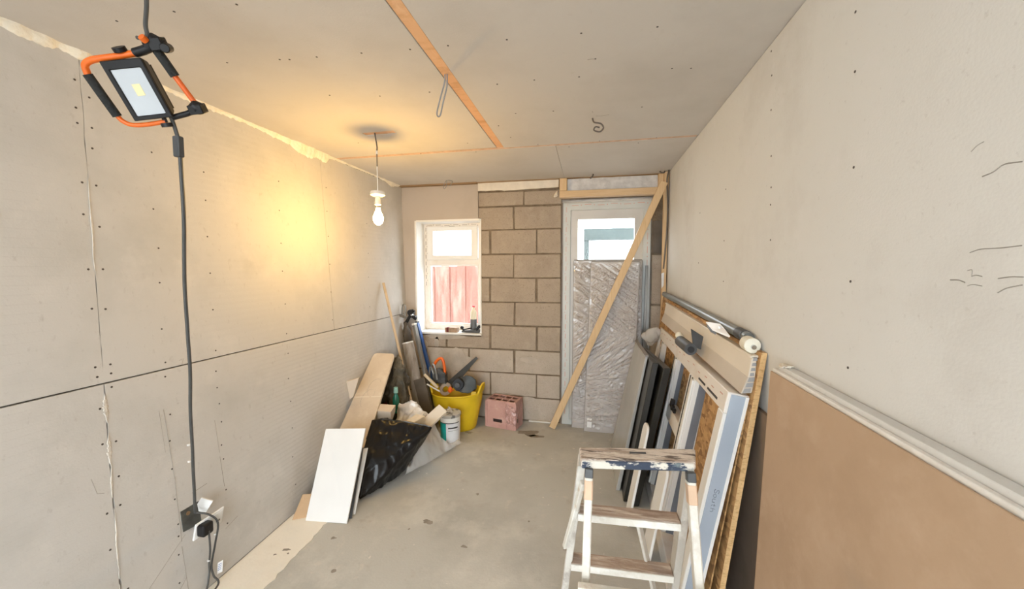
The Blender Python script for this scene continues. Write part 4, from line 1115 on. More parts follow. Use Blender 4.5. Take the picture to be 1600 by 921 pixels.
# ------------------------------------------------------------------ poles and rolls in the back left corner
tag(MB().tube([(-1.480, 2.98, .01), (-1.504, 3.0, .28), (-1.600, 3.035, .62), (-1.820, 3.10, 1.345)], [.0115, .0115, .012, .0125], 12).build('broom_handle', M['broom'], smooth=True) if False else MB().tube([(-1.42, 2.975, .01), (-1.806, 3.10, 1.345)], .0120, 14).build('broom_handle', M['broom'], smooth=True), 'long thin wooden broom handle leaning on the left wall by the corner', 'broom handle')
gr = empty('lino_roll', (-1.50, 3.22, 0), 'thick grey roll with a bright silver upper end, leaning in the back left corner', 'roll')
a = Vector((-1.475, 3.20, .045)); b = Vector((-1.667, 3.27, .775))
MB().cyl(a, b, .052, 28).build('roll_body', M['greyroll'], gr, smooth=True)
MB().cyl(b, b + (b - a).normalized() * .012, .053, 28).build('roll_end', M['silver'], gr, smooth=True)
r1 = empty('metal_rail', (-1.45, 3.32, 0), 'long grey metal rail with a white end cap leaning in the back left corner', 'rail')
MB().bar((-1.405, 3.30, .01), (-1.640, 3.36, .935), .040, .030).build('rail_body', M['greyrail'], r1, bevel=.003)
MB().bar((-1.640, 3.36, .935), (-1.6445, 3.361, .952), .042, .032).build('end_cap', M['pvcwhite'], r1, bevel=.003)
sl = empty('spirit_level', (-1.53, 3.46, 0), 'long blue bar leaning under the window beside the grey rails', 'spirit level')
MB().bar((-1.400, 3.43, .01), (-1.665, 3.475, .94), .022, .048, up=(0, 1, 0)).build('level_body', M['blue'], sl, bevel=.003)
MB().bar((-1.665, 3.475, .94), (-1.669, 3.476, .955), .023, .050, up=(0, 1, 0)).build('end_cap', M['black'], sl)
tag(MB().bar((-1.350, 3.09, .010), (-1.515, 3.175, .47), .020, .105, up=(1, 0, 0)).build('dark_board', M['darkwood'], bevel=.003), 'dark brown board leaning between the grey roll and the yellow tub', 'board')
cl = empty('clamp', (-1.72, 3.42, 1.0), 'dark metal clamp hooked over the tops of the poles beside the window', 'clamp')
mb = MB()
mb.tube(bez([(-1.80, 3.42, 1.00), (-1.79, 3.41, 1.10), (-1.775, 3.41, 1.125), (-1.755, 3.41, 1.10), (-1.765, 3.41, 1.01)], 6), .007, 8)
mb.bar((-1.82, 3.41, 1.02), (-1.70, 3.40, .985), .02, .024)
mb.build('bracket', M['greyrail'], cl, smooth=True, bevel=.002)
mb = MB()
mb.bar((-1.74, 3.40, .955), (-1.665, 3.40, 1.075), .022, .03); mb.cyl((-1.695, 3.38, 1.05), (-1.695, 3.43, 1.05), .030, 14); mb.bar((-1.71, 3.40, 1.03), (-1.640, 3.40, .985), .02, .024); mb.cyl((-1.655, 3.38, 1.005), (-1.655, 3.42, 1.005), .018, 12)
mb.build('jaw', M['black'], cl, smooth=True, bevel=.002)
MB().cyl((-1.672, 3.365, 1.028), (-1.672, 3.385, 1.028), .010, 12).build('screw_end', M['chrome'], cl)
tag(lump('tool_roll', [(-1.80, 3.44, .98), (-1.74, 3.42, .98), (-1.75, 3.44, .60), (-1.80, 3.44, .62), (-1.735, 3.50, .8), (-1.80, 3.50, .8), (-1.76, 3.39, .8)], M['darkwood'], None, vox=.012, sm=4, amp=.014, freq=16), 'dark brown cloth bundle hanging in the back left corner', 'bundle')

# clothes, bottle and cloth heaped behind the boards
tag(lump('work_coat', [(-1.74, 2.98, .02), (-1.48, 2.90, .02), (-1.50, 2.86, .40), (-1.52, 2.92, .66), (-1.60, 2.95, .755), (-1.66, 2.98, .66), (-1.72, 2.90, .40), (-1.60, 2.80, .25), (-1.55, 3.05, .5)], M['olive'], None, vox=.014, sm=4, amp=.045, freq=7, seed=3, stretch=(3, 3, .8), zmin=.003), 'dark olive crumpled work coat heaped behind the beige boards', 'coat')
bt = empty('green_bottle', (-1.575, 2.82, .26), 'small green bottle with a pale teal cap on the dark coat', 'bottle')
MB().lathe([(.0, 0), (.024, 0), (.026, .01), (.026, .12), (.012, .15), (.012, .165)], (-1.535, 2.79, .30), 20).build('bottle_body', M['greenbottle'], bt, smooth=True)
MB().lathe([(.0, .045), (.017, .045), (.018, .0), (.0, 0)], (-1.535, 2.79, .463), 16).build('bottle_cap', M['paleteal'], bt, smooth=True)
tag(lump('maroon_cloth', [(-1.67, 2.74, .28), (-1.58, 2.72, .27), (-1.60, 2.75, .40), (-1.65, 2.78, .38), (-1.62, 2.68, .29), (-1.56, 2.76, .33)], M['maroon'], None, vox=.010, sm=3, amp=.02, freq=14), 'small maroon cloth stuffed beside the green bottle', 'cloth')
tag(lump('white_rag', [(-1.70, 2.66, .33), (-1.60, 2.62, .33), (-1.61, 2.64, .385), (-1.68, 2.68, .395), (-1.65, 2.58, .34), (-1.645, 2.72, .34)], M['whitebag'], None, vox=.010, sm=3, amp=.012, freq=14), 'small whitish plastic bundle between the beige board and the maroon cloth', 'bundle')
# milky bag with offcuts in it
tag(lump('plastic_bag', [(-1.56, 2.74, .02), (-1.26, 2.70, .02), (-1.24, 2.74, .30), (-1.36, 2.78, .40), (-1.395, 2.78, .435), (-1.50, 2.76, .40), (-1.53, 2.72, .22), (-1.40, 2.58, .10), (-1.38, 2.9, .15), (-1.28, 2.62, .22)], M['whitebag'], None, vox=.012, sm=3, amp=.04, freq=8, seed=9, stretch=(1.6, 1.6, .7), zmin=.003), 'milky white plastic bag slumped behind the black bin bag', 'plastic bag')
# clear sheet spilling on the floor
def sheet():
    nx, ny = 70, 50; vs = []; fs = []
    A = [Vector((-1.270, 2.41, .005)), Vector((-1.20, 2.52, .008)), Vector((-1.10, 2.80, .008)), Vector((-1.03, 2.97, .008))]
    B = [Vector((-1.27, 2.62, .10)), Vector((-1.24, 2.66, .33)), Vector((-1.22, 2.80, .26)), Vector((-1.20, 2.85, .04))]
    for i in range(nx + 1):
        t = i / nx * 3; k = min(2, int(t)); f = t - k
        a = A[k].lerp(A[k + 1], f); b = B[k].lerp(B[k + 1], f)
        for j in range(ny + 1):
            s = j / ny
            p = a.lerp(b, s); p.z = a.z + (b.z - a.z) * s ** 1.4
            q = Vector((p.x * 1, p.y * 1, p.z * .5))
            w = min(1, s * 4 + .25)
            p.z += w * (.030 * ridge(q, 8, 2) + .016 * ridge(q, 19, 5)) * .9
            p.x += .02 * noise.noise(q * 12) * w; p.y += .02 * noise.noise(q * 11 + Vector((5, 5, 5)))
            p.z = max(.003, p.z)
            vs.append(p)
    for i in range(nx):
        for j in range(ny):
            a = i * (ny + 1) + j; fs.append((a, a + ny + 1, a + ny + 2, a + 1))
    return MB().add(vs, fs).build('plastic_sheet', M['softplastic'], smooth=True)
tag(sheet(), 'crumpled clear plastic sheet spilling onto the floor right of the black bag', 'plastic sheet')
tag(MB().hexa([(-1.285, 2.56, .262), (-1.210, 2.56, .225), (-1.080, 2.72, .345), (-1.145, 2.72, .395)], [(-1.270, 2.56, .290), (-1.198, 2.56, .252), (-1.068, 2.72, .372), (-1.132, 2.72, .422)]).build('white_offcut', M['cream'], bevel=.002), 'short white timber offcut sticking out over the paint tub', 'offcut')
tag(MB().hexa([(-1.295, 2.48, .33), (-1.22, 2.48, .32), (-1.19, 2.60, .33), (-1.27, 2.60, .34)], [(-1.29, 2.48, .375), (-1.225, 2.48, .365), (-1.195, 2.60, .37), (-1.265, 2.60, .38)]).build('cream_block', M['stick'], bevel=.003), 'small cream wood block lying on top of the black bin bag', 'block')
tag(MB().hexa([(-1.56, 2.49, .33), (-1.415, 2.49, .33), (-1.415, 2.56, .40), (-1.56, 2.56, .40)], [(-1.56, 2.475, .43), (-1.405, 2.475, .43), (-1.405, 2.55, .455), (-1.56, 2.55, .455)]).build('beige_offcut', M['beige2'], bevel=.002), 'square beige board offcut showing behind the top of the black bin bag', 'offcut')

# ------------------------------------------------------------------ black bin bag
bag = lump('bin_bag', [(-1.40, 2.06, .008), (-1.435, 2.10, .02), (-1.33, 2.26, .010), (-1.285, 2.38, .012), (-1.145, 2.47, .235), (-1.082, 2.47, .345), (-1.20, 2.44, .375), (-1.34, 2.40, .405), (-1.46, 2.38, .410), (-1.495, 2.37, .40), (-1.465, 2.18, .22), (-1.43, 2.14, .14), (-1.46, 2.50, .02), (-1.36, 2.60, .02), (-1.20, 2.56, .30), (-1.45, 2.52, .36), (-1.40, 2.12, .15), (-1.31, 2.24, .22)], M['binbag'], None, vox=.010, sm=3, amp=.014, freq=6.5, seed=5, stretch=(1.9, 1.9, .5), zmin=.002)
tag(bag, 'full black bin bag slumped beside the white panel', 'bin bag')

# ------------------------------------------------------------------ boards leaning on the left wall
def lean(name, q, th, m, label, cat='board', bevel=.0015, parent=None):
    """quad bl, br, tr, tl with a thickness pushed away behind"""
    q = [Vector(p) for p in q]
    n = (q[1] - q[0]).cross(q[3] - q[0]).normalized()
    if n.y < 0: n = -n
    return tag(MB().hexa(q, [p + n * th for p in q]).build(name, m, parent, bevel=bevel), label, cat)
# long rounded beige board
def beige():
    BL, BR = Vector((-1.672, 1.905, .012)), Vector((-1.400, 1.915, .012))
    TL, TR = Vector((-1.795, 2.905, .755)), Vector((-1.600, 2.905, .758))
    e = TL - BL; f_ = TR - BR
    def P(u, v): return (BL + e * v).lerp(BR + f_ * v, u)
    n = (BR - BL).cross(TL - BL).normalized()
    if n.y < 0: n = -n
    out = [P(0, 0), P(1, 0)]
    for k in range(7):
        t = pi / 2 * k / 6; out.append(P(1 - .16 * (1 - cos(t)), .965 + .035 * sin(t)))
    for k in range(7):
        t = pi / 2 * k / 6; out.append(P(.16 * (1 - sin(t)), .965 + .035 * cos(t)))
    o = MB().prism(out, n * .018).build('beige_board', M['beige'], bevel=.001)
    # pencil scrawl
    return o, P, n
o, Pb, nb_ = beige()
tag(o, 'long beige board with rounded top corners leaning up the left wall', 'board')
sc = []
for k in range(40):
    t = 2 * pi * k / 39 * 1.7
    sc.append(Pb(.62 + .18 * cos(t) - .004 * k, .76 + .045 * sin(t) - .0035 * k) - nb_ * .0006)
tag(MB().tube(sc, .0012, 4).build('pencil_scrawl', M['scuff'], o), kind='stuff')
MB().bar(Pb(.04, .645) - nb_ * .001, Pb(1, .66) - nb_ * .001, .008, .0012, up=nb_).build('cut_line', M['cream'], o)
tag(MB().prism([(-1.742, 2.45, .640), (-1.640, 2.45, .672), (-1.690, 2.45, .530), (-1.717, 2.45, .510)], (.0, .012, .004)).build('cut_board', M['beige2'], bevel=.001), 'small pale board with a slanted end sticking out left of the long beige board', 'board')
lean('card_offcut', [(-1.680, 1.83, .004), (-1.602, 1.875, .004), (-1.625, 1.95, .10), (-1.690, 1.93, .10)], .003, M['cardboard'], 'small brown card offcut at the foot of the left wall beside the white panel')
lean('melamine_board', [(-1.601, 1.842, .004), (-1.350, 1.866, .004), (-1.368, 2.10, .467), (-1.640, 2.085, .445)], .012, M['white'], 'clean white rectangular panel leaning at the front of the left pile')
lean('white_strip', [(-1.385, 1.935, .004), (-1.352, 1.950, .004), (-1.383, 2.145, .318), (-1.417, 2.135, .312)], .012, M['white'], 'narrow white strip of board leaning between the white panel and the black bag')
lean('dark_strip', [(-1.372, 1.905, .004), (-1.350, 1.912, .004), (-1.398, 2.12, .33), (-1.42, 2.11, .33)], .006, M['dkgrey'], 'thin dark strip tucked behind the edge of the white panel')

# ------------------------------------------------------------------ things on the window sill
SZ = WZ0 + .0065
sb = empty('spray_bottle', (-1.14, 3.63, SZ), 'cream bottle with a dark grey base and small red tip on the window sill', 'bottle')
MB().lathe([(0, 0), (.031, 0), (.033, .006), (.033, .125), (.030, .13)], (-1.135, 3.63, SZ), 22).build('bottle_base', M['bottlegrey'], sb, smooth=True)
MB().lathe([(.030, .13), (.031, .20), (.024, .215), (.015, .225), (.014, .25)], (-1.135, 3.63, SZ), 22).build('bottle_body', M['bottlecream'], sb, smooth=True)
MB().lathe([(0, .016), (.013, .014), (.014, 0), (0, 0)], (-1.135, 3.63, SZ + .250), 14).build('cap', M['labelred'], sb, smooth=True)
bx = empty('small_box', (-1.35, 3.59, SZ), 'small tan box with a dark red band on the window sill', 'box')
MB().box((-1.415, 3.565, SZ), (-1.285, 3.625, SZ + .045)).build('box_body', M['boxtan'], bx, bevel=.002)
MB().box((-1.398, 3.5635, SZ + .001), (-1.375, 3.6265, SZ + .0465)).build('box_band', M['maroon'], bx)
gd = empty('multi_tool', (-1.15, 3.58, SZ), 'black pistol-shaped tool lying on the window sill in front of the bottle', 'tool')
MB().hexa([(-1.245, 3.565, SZ + .004), (-1.06, 3.56, SZ), (-1.055, 3.56, SZ + .035), (-1.235, 3.565, SZ + .022)], [(-1.245, 3.59, SZ + .004), (-1.06, 3.60, SZ), (-1.055, 3.60, SZ + .035), (-1.235, 3.59, SZ + .022)]).build('tool_body', M['dkgrey'], gd, bevel=.005, seg=2)
MB().cyl((-1.236, 3.560, SZ + .050), (-1.236, 3.585, SZ + .050), .016, 14).bar((-1.236, 3.573, SZ + .05), (-1.215, 3.573, SZ + .015), .015, .015).build('nozzle', M['black'], gd, smooth=True)
MB().bar((-1.22, 3.562, SZ + .030), (-1.13, 3.562, SZ + .052), .012, .012).bar((-1.09, 3.57, SZ + .03), (-1.05, 3.57, SZ + .075), .03, .026).build('grip', M['black'], gd, bevel=.004)

# ------------------------------------------------------------------ right stack: strand boards, window frame, sill board
tag(MB().hexa([(.480, 1.535, .004), (.480, 3.40, .004), (.608, 3.40, 1.235), (.624, 1.545, 1.148)], [(.498, 1.535, .004), (.498, 3.40, .004), (.626, 3.40, 1.235), (.642, 1.545, 1.148)], 0).build('strand_board', M['osb'], bevel=.001), 'large golden strand board leaning on the right wall at the back of the stack', 'board')
ob = bpy.data.objects['strand_board']
mb = MB().hexa([(.4795, 1.533, .004), (.4985, 1.533, .004), (.6425, 1.543, 1.149), (.6235, 1.543, 1.149)], [(.4795, 1.536, .004), (.4985, 1.536, .004), (.6425, 1.546, 1.149), (.6235, 1.546, 1.149)])
mb.build('sawn_edge', M['osbedge'], ob)
tag(MB().hexa([(.452, 1.565, .004), (.452, 3.3, .004), (.598, 3.3, .975), (.598, 1.575, .975)], [(.457, 1.565, .004), (.457, 3.3, .004), (.603, 3.3, .975), (.603, 1.575, .975)]).build('thin_board', M['osb']), 'thin pinkish board leaning between the window frame and the strand board', 'board')
# shadowed leg of board standing behind at the far end
tag(MB().hexa([(.585, 3.22, .75), (.585, 3.36, .75), (.62, 3.36, 1.26), (.62, 3.22, 1.245)], [(.575, 3.22, .75), (.575, 3.36, .75), (.61, 3.36, 1.26), (.61, 3.22, 1.245)]).build('tan_card', M['cardboard']), 'tan card upright at the far end of the right-hand stack', 'card')

O = Vector((.352, 1.58, .004)); Lx = Vector((.055, 1.72, 0)).normalized(); Vx = Vector((.172, 0, .97)).normalized(); Nx = Lx.cross(Vx)
Vx = (Nx.cross(Lx)).normalized()
FM = Matrix(((Lx.x, Vx.x, Nx.x, O.x), (Lx.y, Vx.y, Nx.y, O.y), (Lx.z, Vx.z, Nx.z, O.z), (0, 0, 0, 1)))
uf = empty('window_frame_unit', tuple(O), 'large white upvc window frame with a blue-grey end leaning in the right-hand stack', 'window frame')
FL, FH, FT = 1.76, .998, .075
MB(FM).box((0, FH - .085, 0), (FL, FH, FT)).build('top_rail', M['upvc_dirty'], uf, bevel=.003)
MB(FM).box((0, 0, 0), (FL, .075, FT)).build('bottom_rail', M['upvc_dirty'], uf, bevel=.003)
MB(FM).box((0, .076, 0), (.070, FH - .086, FT)).build('near_stile', M['upvc'], uf, bevel=.003)
MB(FM).box((FL - .07, .076, 0), (FL, FH - .086, FT)).build('far_stile', M['upvc'], uf, bevel=.003)
# blue-grey protective film on the near end, with handwriting
fe_ = MB(FM).box((-.0035, .004, .012), (-.0005, FH - .006, FT - .012)).build('end_film', M['bluefilm'], uf)
MB(FM).box((-.005, .004, FT - .013), (-.0002, FH - .004, FT - .001)).build('end_lip', M['upvc'], uf, bevel=.001)
# members: white face, black gasket line, dark film on the side facing the camera
for (l0, wd_) in [(.47, .13), (.93, .12), (1.46, .14)]:
    MB(FM).box((l0, .076, .002), (l0 + wd_, FH - .086, FT - .004)).build('mullion', M['upvc'], uf, bevel=.003)
    MB(FM).box((l0 - .0015, .078, .026), (l0, FH - .088, FT - .012)).build('side_film', M['greyfilm'], uf)
    MB(FM).box((l0 + .040, .078, -.0012), (l0 + .052, FH - .088, .004)).build('gasket', M['gasket'], uf)
    MB(FM).box((l0 + .090, .078, -.0012), (l0 + .097, FH - .088, .004)).build('gasket', M['gasket'], uf)
    MB(FM).box((l0 + .004, .080, -.010), (l0 + .036, FH - .092, .003)).build('sash_bead', M['upvc'], uf, bevel=.003)
MB(FM).box((.605, .545, .002), (.925, .625, FT - .01)).build('transom', M['upvc_dirty'], uf, bevel=.003)
mb = MB(FM)
mb.box((.70, .640, -.012), (.80, .665, .004)); mb.box((.76, .655, -.02), (.79, .70, .002)); mb.cyl((.74, .66, -.02), (.74, .66, .0), .016, 10)
mb.build('black_fitting', M['black'], uf, bevel=.003)
mb = MB(FM)
for a, b in [(.10, .25), (.29, .41)]: mb.box((a, FH - .066, -.001), (b, FH - .056, .002))
mb.build('drain_slot', M['gasket'], uf)
mb = MB(FM)
for k in range(14):
    l = .05 + .12 * k; mb.box((l, FH - .028 - .01 * (k % 2), -.0008), (l + .035, FH - .024 - .01 * (k % 2), .001))
tag(mb.build('tape_print', M['tape_red'], uf), kind='stuff')
# handwriting reading "South" along the end face
def strokes():
    G = {'S': [[(.9, .85), (.5, 1), (.1, .8), (.3, .55), (.8, .4), (.85, .1), (.4, 0), (.05, .15)]],
         'o': [[(.5, .6), (.15, .5), (.1, .15), (.4, 0), (.75, .15), (.75, .5), (.5, .6)]],
         'u': [[(.1, .6), (.1, .15), (.4, 0), (.75, .15), (.8, .6)], [(.8, .6), (.85, .0)]],
         't': [[(.4, .95), (.4, .15), (.7, .02)], [(.1, .62), (.75, .62)]],
         'h': [[(.1, 1.0), (.1, 0)], [(.1, .4), (.4, .6), (.75, .45), (.8, 0)]]}
    mb = MB(FM); s = .019; pos = 0
    for ch in 'South':
        for st in G[ch]:
            # letters run down the end face
            P3 = [Vector((-.0042, .610 - (pos + x) * s, .032 + (y) * s * .9)) for x, y in st]
            mb.tube(bez(P3, 4), .0007, 4)
        pos += 1.05
    return mb
tag(strokes().build('handwriting', M['ink_pen'], uf), kind='stuff')

# small white plastic corner pieces standing in front of the frame
def cornerpiece(x, y, z0, z1, L2, label):
    n = Vector((1, 0, 0))
    pts = []
    def P(l, z): return Vector((x + (z - z0) * .17, y + l, z))
    pts = [P(0, z0), P(L2, z0)]; R_ = .035
    for k in range(7):
        t = pi / 2 * k / 6; pts.append(P(L2 - .06 * (1 - cos(t)), z1 - .06 + .06 * sin(t)))
    pts += [P(R_ * (1 - sin(pi / 2 * k / 6)), z1 - R_ + R_ * cos(pi / 2 * k / 6)) for k in range(7)]
    return tag(MB().prism(pts, Vector((.014, 0, 0))).build('corner_piece', M['upvc'], bevel=.004, seg=2), label, 'plastic piece')
cornerpiece(.222, 2.16, .004, .585, .13, 'white rounded plastic piece standing by the black panels, farther of the two')
cornerpiece(.285, 1.86, .004, .500, .15, 'white rounded plastic piece standing right behind the stepladder, nearer of the two')

# cream hollow sill board on top of the frame
def sill():
    A0 = Vector((.598, 1.575, .988)); prof_dir = None
    r = empty('sill_board', (.60, 1.58, .985), 'cream hollow plastic sill board with open cell end, lying on top of the leaning frame', 'sill board')
    far = Vector((-.008, 1.62, .070))
    # profile in x,z : front lower corner -> fold -> top lip
    F = [(.560, .985), (.585, .990), (.612, 1.122)]
    p0 = Vector((.566, 1.565, .985)); p1 = Vector((.588, 1.565, 1.050)); p2 = Vector((.600, 1.565, 1.128)); bk = Vector((.032, 0, .004))
    MB().hexa([p0, p1, p1 + bk, p0 + bk * 1.15], [p + far for p in (p0, p1, p1 + bk, p0 + bk * 1.3)]).build('lower_fold', M['creamdark'], r, bevel=.001)
    MB().hexa([p1, p2, p2 + bk * .5, p1 + bk * .8], [p + far for p in (p1, p2, p2 + bk * .5, p1 + bk * .8)]).build('upper_face', M['cream'], r, bevel=.001)
    MB().hexa([p2 + Vector((-.006, 0, -.006)), p2 + Vector((.022, 0, -.004)), p2 + Vector((.022, 0, .006)), p2 + Vector((-.004, 0, .006))], [p + far for p in (p2 + Vector((-.006, 0, -.006)), p2 + Vector((.022, 0, -.004)), p2 + Vector((.022, 0, .006)), p2 + Vector((-.004, 0, .006)))]).build('nosing', M['cream'], r, bevel=.002)
    # cells on the near end
    for k in range(3):
        t0, t1 = k / 3 + .05, (k + 1) / 3 - .03
        a = p0.lerp(p1, t0); b = p0.lerp(p1, t1); d = Vector((0, -.0015, 0))
        MB().hexa([a + bk * .18 + d, b + bk * .18 + d, b + bk * .86 + d, a + bk * .95 + d], [a + bk * .18, b + bk * .18, b + bk * .86, a + bk * .95]).build('open_cell', M['cellgrey'], r)
    for k in range(4):
        t0, t1 = k / 4 + .05, (k + 1) / 4 - .05
        a = p1.lerp(p2, t0); b = p1.lerp(p2, t1); d = Vector((0, -.0015, 0))
        MB().hexa([a + bk * .18 + d, b + bk * .18 + d, b + bk * .55 + d, a + bk * .65 + d], [a + bk * .18, b + bk * .18, b + bk * .55, a + bk * .65]).build('open_cell', M['cellgrey'], r)
    return r
sill()
# dark roll, small ball, white tool and pipe lying on the stack
dl = empty('rubber_roll', (.51, 2.1, 1.03), 'small dark grey rubber roll with a loose flap lying on the sill board', 'roll')
MB().cyl((.512, 2.08, 1.048), (.505, 2.28, 1.055), .030, 22).build('roll_body', M['dkgrey'], dl, smooth=True)
MB().lathe([(.010, 0), (.017, .0), (.017, .002), (.010, .002)], (.512, 2.078, 1.048), 18, axis=(0, -1, 0)).build('roll_core', M['black'], dl, smooth=True)
MB().hexa([(.528, 2.10, 1.06), (.565, 2.10, 1.045), (.582, 2.12, 1.110), (.520, 2.12, 1.150)], [(.528, 2.11, 1.06), (.565, 2.11, 1.045), (.582, 2.13, 1.110), (.520, 2.13, 1.150)]).build('loose_flap', M['dkgrey'], dl, bevel=.002)
tag(MB().lathe([(0, -.022), (.014, -.018), (.022, -.006), (.022, .006), (.014, .018), (0, .022)], (.545, 2.50, 1.052), 18).build('round_stopper', M['rollwhite'], smooth=True), 'small white knob lying on the frame beyond the dark rubber roll', 'knob')
pp = empty('waste_pipe', (.60, 2.4, 1.2), 'grey plastic pipe lying along the top of the strand board against the right wall', 'pipe')
MB().tube([(.622, 1.66, 1.185), (.612, 2.4, 1.222), (.600, 3.30, 1.262)], .021, 16).build('pipe_tube', M['pipe'], pp, smooth=True)
MB().tube([(.622, 1.69, 1.186), (.621, 1.76, 1.190)], .024, 16).build('pipe_collar', M['dkgrey'], pp, smooth=True)
rr = empty('tape_roll', (.62, 1.62, 1.17), 'cream roll with a shiny metal core on the near end of the grey pipe', 'roll')
MB().lathe([(.010, 0), (.024, 0), (.029, .004), (.029, .060), (.024, .064), (.0, .064)], (.609, 1.585, 1.166), 26, axis=(.05, 1, .02)).build('roll_body', M['rollwhite'], rr, smooth=True)
MB().lathe([(0, .0), (.008, .0), (.0095, .004), (.0095, .02), (0, .02)], (.611, 1.577, 1.162), 18, axis=(.05, 1, .02)).build('metal_core', M['chrome'], rr, smooth=True)
wt = empty('scraper', (.585, 1.88, 1.185), 'flat white winged tool lying across the grey pipe', 'tool')
MB().prism([(.578, 2.08, 1.189), (.566, 1.93, 1.172), (.574, 1.73, 1.172), (.590, 1.86, 1.190), (.592, 1.92, 1.200)], (.004, 0, .006)).build('blade', M['toolwhite'], wt, bevel=.001)
MB().prism([(.574, 2.05, 1.180), (.562, 1.94, 1.163), (.563, 1.87, 1.161), (.570, 1.90, 1.170)], (.004, 0, .006)).build('dark_edge', M['dkgrey'], wt)
MB().lathe([(0, 0), (.006, 0), (.006, .012), (0, .014)], (.583, 1.885, 1.187), 12).build('centre_stud', M['toolwhite'], wt)

# clear wrap bunched over the far top of the frame
tag(lump('bunched_film', [(.50, 3.36, .80), (.44, 3.30, .88), (.47, 3.26, .98), (.56, 3.28, 1.00), (.60, 3.32, .95), (.55, 3.36, .85), (.50, 3.20, .90), (.42, 3.34, .92)], M['softplastic'], None, vox=.014, sm=3, amp=.03, freq=12), 'bunched clear plastic film at the far end of the leaning frame', 'plastic film')

# black edged panels and the grey one in front of them
tag(MB().hexa([(.268, 2.36, .004), (.268, 3.2, .004), (.435, 3.2, .83), (.435, 2.36, .875)], [(.312, 2.365, .004), (.312, 3.2, .004), (.458, 3.2, .83), (.478, 2.365, .875)]).build('black_panel', M['blackpanel'], bevel=.004), 'black-edged panel leaning in the right stack, nearer the white frame', 'panel')
tag(MB().hexa([(.222, 2.40, .004), (.222, 3.15, .004), (.378, 3.15, .845), (.378, 2.40, .895)], [(.260, 2.40, .004), (.260, 3.15, .004), (.414, 3.15, .845), (.414, 2.40, .895)]).build('black_panel', M['blackpanel'], bevel=.004), 'black-edged panel leaning in the right stack, beside the plain grey panel', 'panel')
o1 = bpy.data.objects['black_panel.001'] if 'black_panel.001' in bpy.data.objects else None
gp = empty('grey_panel', (.2, 2.7, 0), 'plain grey panel leaning at the left front of the right-hand stack', 'panel')
MB().hexa([(.184, 2.52, .004), (.184, 3.18, .004), (.356, 3.10, .90), (.358, 2.56, .90)], [(.210, 2.52, .004), (.210, 3.18, .004), (.372, 3.10, .90), (.374, 2.56, .90)]).build('panel_body', M['panelface'], gp, bevel=.003)
MB().hexa([(.3545, 2.555, .896), (.3525, 3.105, .896), (.3525, 3.105, .906), (.3545, 2.555, .906)], [(.378, 2.555, .896), (.376, 3.105, .896), (.376, 3.105, .906), (.378, 2.555, .906)]).build('edge_strip', M['edgegrey'], gp)

# ------------------------------------------------------------------ hardboard and boards against the right wall, near
def rsheet(name, x0b, x0t, th, zt, yf, m, label, edge=None, parent=None):
    y0 = -1.2
    q = [(x0b, yf + .0, .004), (x0t, yf + .0, zt), (x0t, y0, zt - .055), (x0b, y0, .004)]
    return tag(MB().hexa(q, [(p[0] + th, p[1], p[2]) for p in q]).build(name, m, parent, bevel=.0012), label, 'board')
rsheet('hardboard_sheet', .556, .588, .006, 1.121, 1.388, M['mdf'], 'large tan hardboard sheet standing against the right wall')
rsheet('plasterboard_sheet', .564, .597, .0125, 1.130, 1.392, M['core'], 'white-edged plasterboard behind the tan hardboard sheet')
rsheet('insulation_board', .590, .611, .030, 1.142, 1.38, M['board_right'], 'pale board against the right wall behind the white-edged plasterboard')
tag(lump('foam_dab', [(.600, 1.38, 1.128), (.642, 1.38, 1.130), (.640, 1.33, 1.150), (.605, 1.33, 1.146), (.62, 1.40, 1.150)], M['foam_white'], None, vox=.006, sm=2, amp=.010, freq=40), 'small pale dab of foam at the top corner of the hardboard sheet', 'foam')

tag(MB().box((.628, 1.40, .004), (.641, 2.6, .93)).build('gap_shade_panel', M['gapshade']), 'dark brown panel added as painted shade on the right wall between the strand board and tan sheet', 'board')  # added panel, its dark colour stands for the shaded wall in the gap

# ------------------------------------------------------------------ stepladder
ld = empty('stepladder', (.13, 1.1, 0), 'small paint-spattered wooden stepladder in the foreground', 'stepladder')
def rot(v, c, a):
    return Vector((c[0] + (v[0] - c[0]) * cos(a) - (v[1] - c[1]) * sin(a), c[1] + (v[0] - c[0]) * sin(a) + (v[1] - c[1]) * cos(a), v[2]))
# top plate corners fl, fr, br, bl
fl_, fr_, br_, bl_ = Vector((-.018, 1.022, .940)), Vector((.283, 1.066, .940)), Vector((.303, 1.150, .940)), Vector((-.024, 1.094, .940))
dn = Vector((0, 0, -.022))
MB().hexa([fl_ + dn, fr_ + dn, br_ + dn, bl_ + dn], [fl_, fr_, br_, bl_]).build('top_tread', M['platetop'], ld, bevel=.004, seg=2)
g0, g1 = fl_ + Vector((.003, -.003, -.003)), fr_ + Vector((-.003, -.003, -.003))
MB().hexa([g0 + Vector((0, 0, -.022)), g1 + Vector((0, 0, -.022)), g1, g0], [p + Vector((-.001, .010, 0)) for p in (g0 + Vector((0, 0, -.022)), g1 + Vector((0, 0, -.022)), g1, g0)]).build('front_edge', M['navy'], ld, bevel=.002)
# slot recess
MB().hexa([(.115, 1.082, .9395), (.160, 1.088, .9395), (.160, 1.098, .9395), (.115, 1.092, .9395)], [(.115, 1.082, .9408), (.160, 1.088, .9408), (.160, 1.098, .9408), (.115, 1.092, .9408)]).build('hand_slot', M['gasket'], ld)
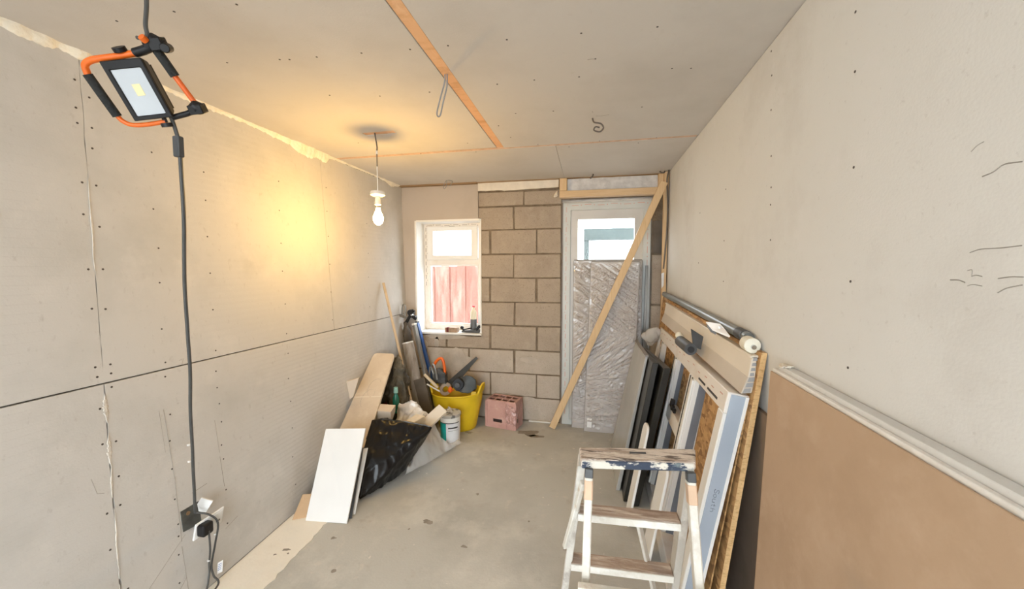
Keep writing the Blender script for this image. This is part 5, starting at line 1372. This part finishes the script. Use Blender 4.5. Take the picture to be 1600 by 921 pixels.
# near prop legs
for a, b, nm in [((.004, 1.030, .915), (-.014, .80, .006), 'l'), ((.268, 1.062, .915), (.300, .80, .006), 'r')]:
    a, b = Vector(a), Vector(b)
    t = a.lerp(b, .085)
    MB().bar(a, b, .021, .034, up=(0, 1, 0)).build('leg', M['ladderpaint'], ld, bevel=.003)
    MB().bar(a.lerp(b, .03), t, .0225, .0355, up=(0, 1, 0)).build('bare_patch', M['ladderorange'], ld, bevel=.003)
    MB().bar(a + Vector((0, -.004, .002)), a.lerp(b, .024) + Vector((0, -.004, 0)), .022, .030, up=(0, 1, 0)).build('hinge_plate', M['dkgrey'], ld, bevel=.002)
# far stiles carrying the treads
sA, sB = Vector((-.016, 1.066, .915)), Vector((-.108, 1.385, .006))
tA, tB = Vector((.272, 1.085, .915)), Vector((.275, 1.385, .006))
for a, b in ((sA, sB), (tA, tB)):
    MB().bar(a, b, .022, .050, up=(0, 1, .3)).build('stile', M['ladderalu'], ld, bevel=.002)
def tread(z, d=.052, ext=0):
    t = (.915 - z) / .909
    L2, R2 = sA.lerp(sB, t), tA.lerp(tB, t)
    yc = (L2.y + R2.y) / 2 - .012
    x0, x1 = L2.x + .008, R2.x - .012
    sk = .012
    q = [(x0, yc - d / 2, z - .020), (x1, yc - d / 2 + sk, z - .020), (x1, yc + d / 2 + sk, z - .020), (x0, yc + d / 2, z - .020)]
    o = MB().hexa([Vector(p) for p in q], [Vector(p) + Vector((0, 0, .020)) for p in q]).build('tread', M['treadtop'], ld, bevel=.002)
    f0, f1 = Vector(q[0]), Vector(q[1])
    MB().hexa([f0 + Vector((0, -.005, -.002)), f1 + Vector((0, -.005, -.002)), f1 + Vector((0, 0, -.002)), f0 + Vector((0, 0, -.002))], [f0 + Vector((0, -.005, .019)), f1 + Vector((0, -.005, .019)), f1 + Vector((0, 0, .019)), f0 + Vector((0, 0, .019))]).build('painted_edge', M['ladderpaint'], o, bevel=.001)
for z in (.738, .522, .32, .13): tread(z)
# cross bar on the near legs
cb = MB().bar((-.020, .918, .655), (.302, .918, .662), .022, .030).build('cross_bar', M['ladderpaint'], ld, bevel=.002)
mb = MB()
for x in (-.004, .14, .288): mb.cyl((x, .903, .655 + .008 * (x > .2)), (x, .908, .655 + .008 * (x > .2)), .004, 10)
mb.build('bolt', M['steel'], cb)
MB().bar((-.012, .87, .42), (.298, .87, .43), .020, .028).build('cross_bar', M['ladderpaint'], ld, bevel=.002)
# stay strut and loose brace
MB().bar((-.012, 1.05, .86), (-.068, 1.175, .57), .014, .016).build('stay', M['ladderpaint'], ld, bevel=.002)
MB().bar((.145, 1.16, .725), (.233, 1.305, .335), .010, .022).build('brace', M['ladderpaint'], ld, bevel=.002)
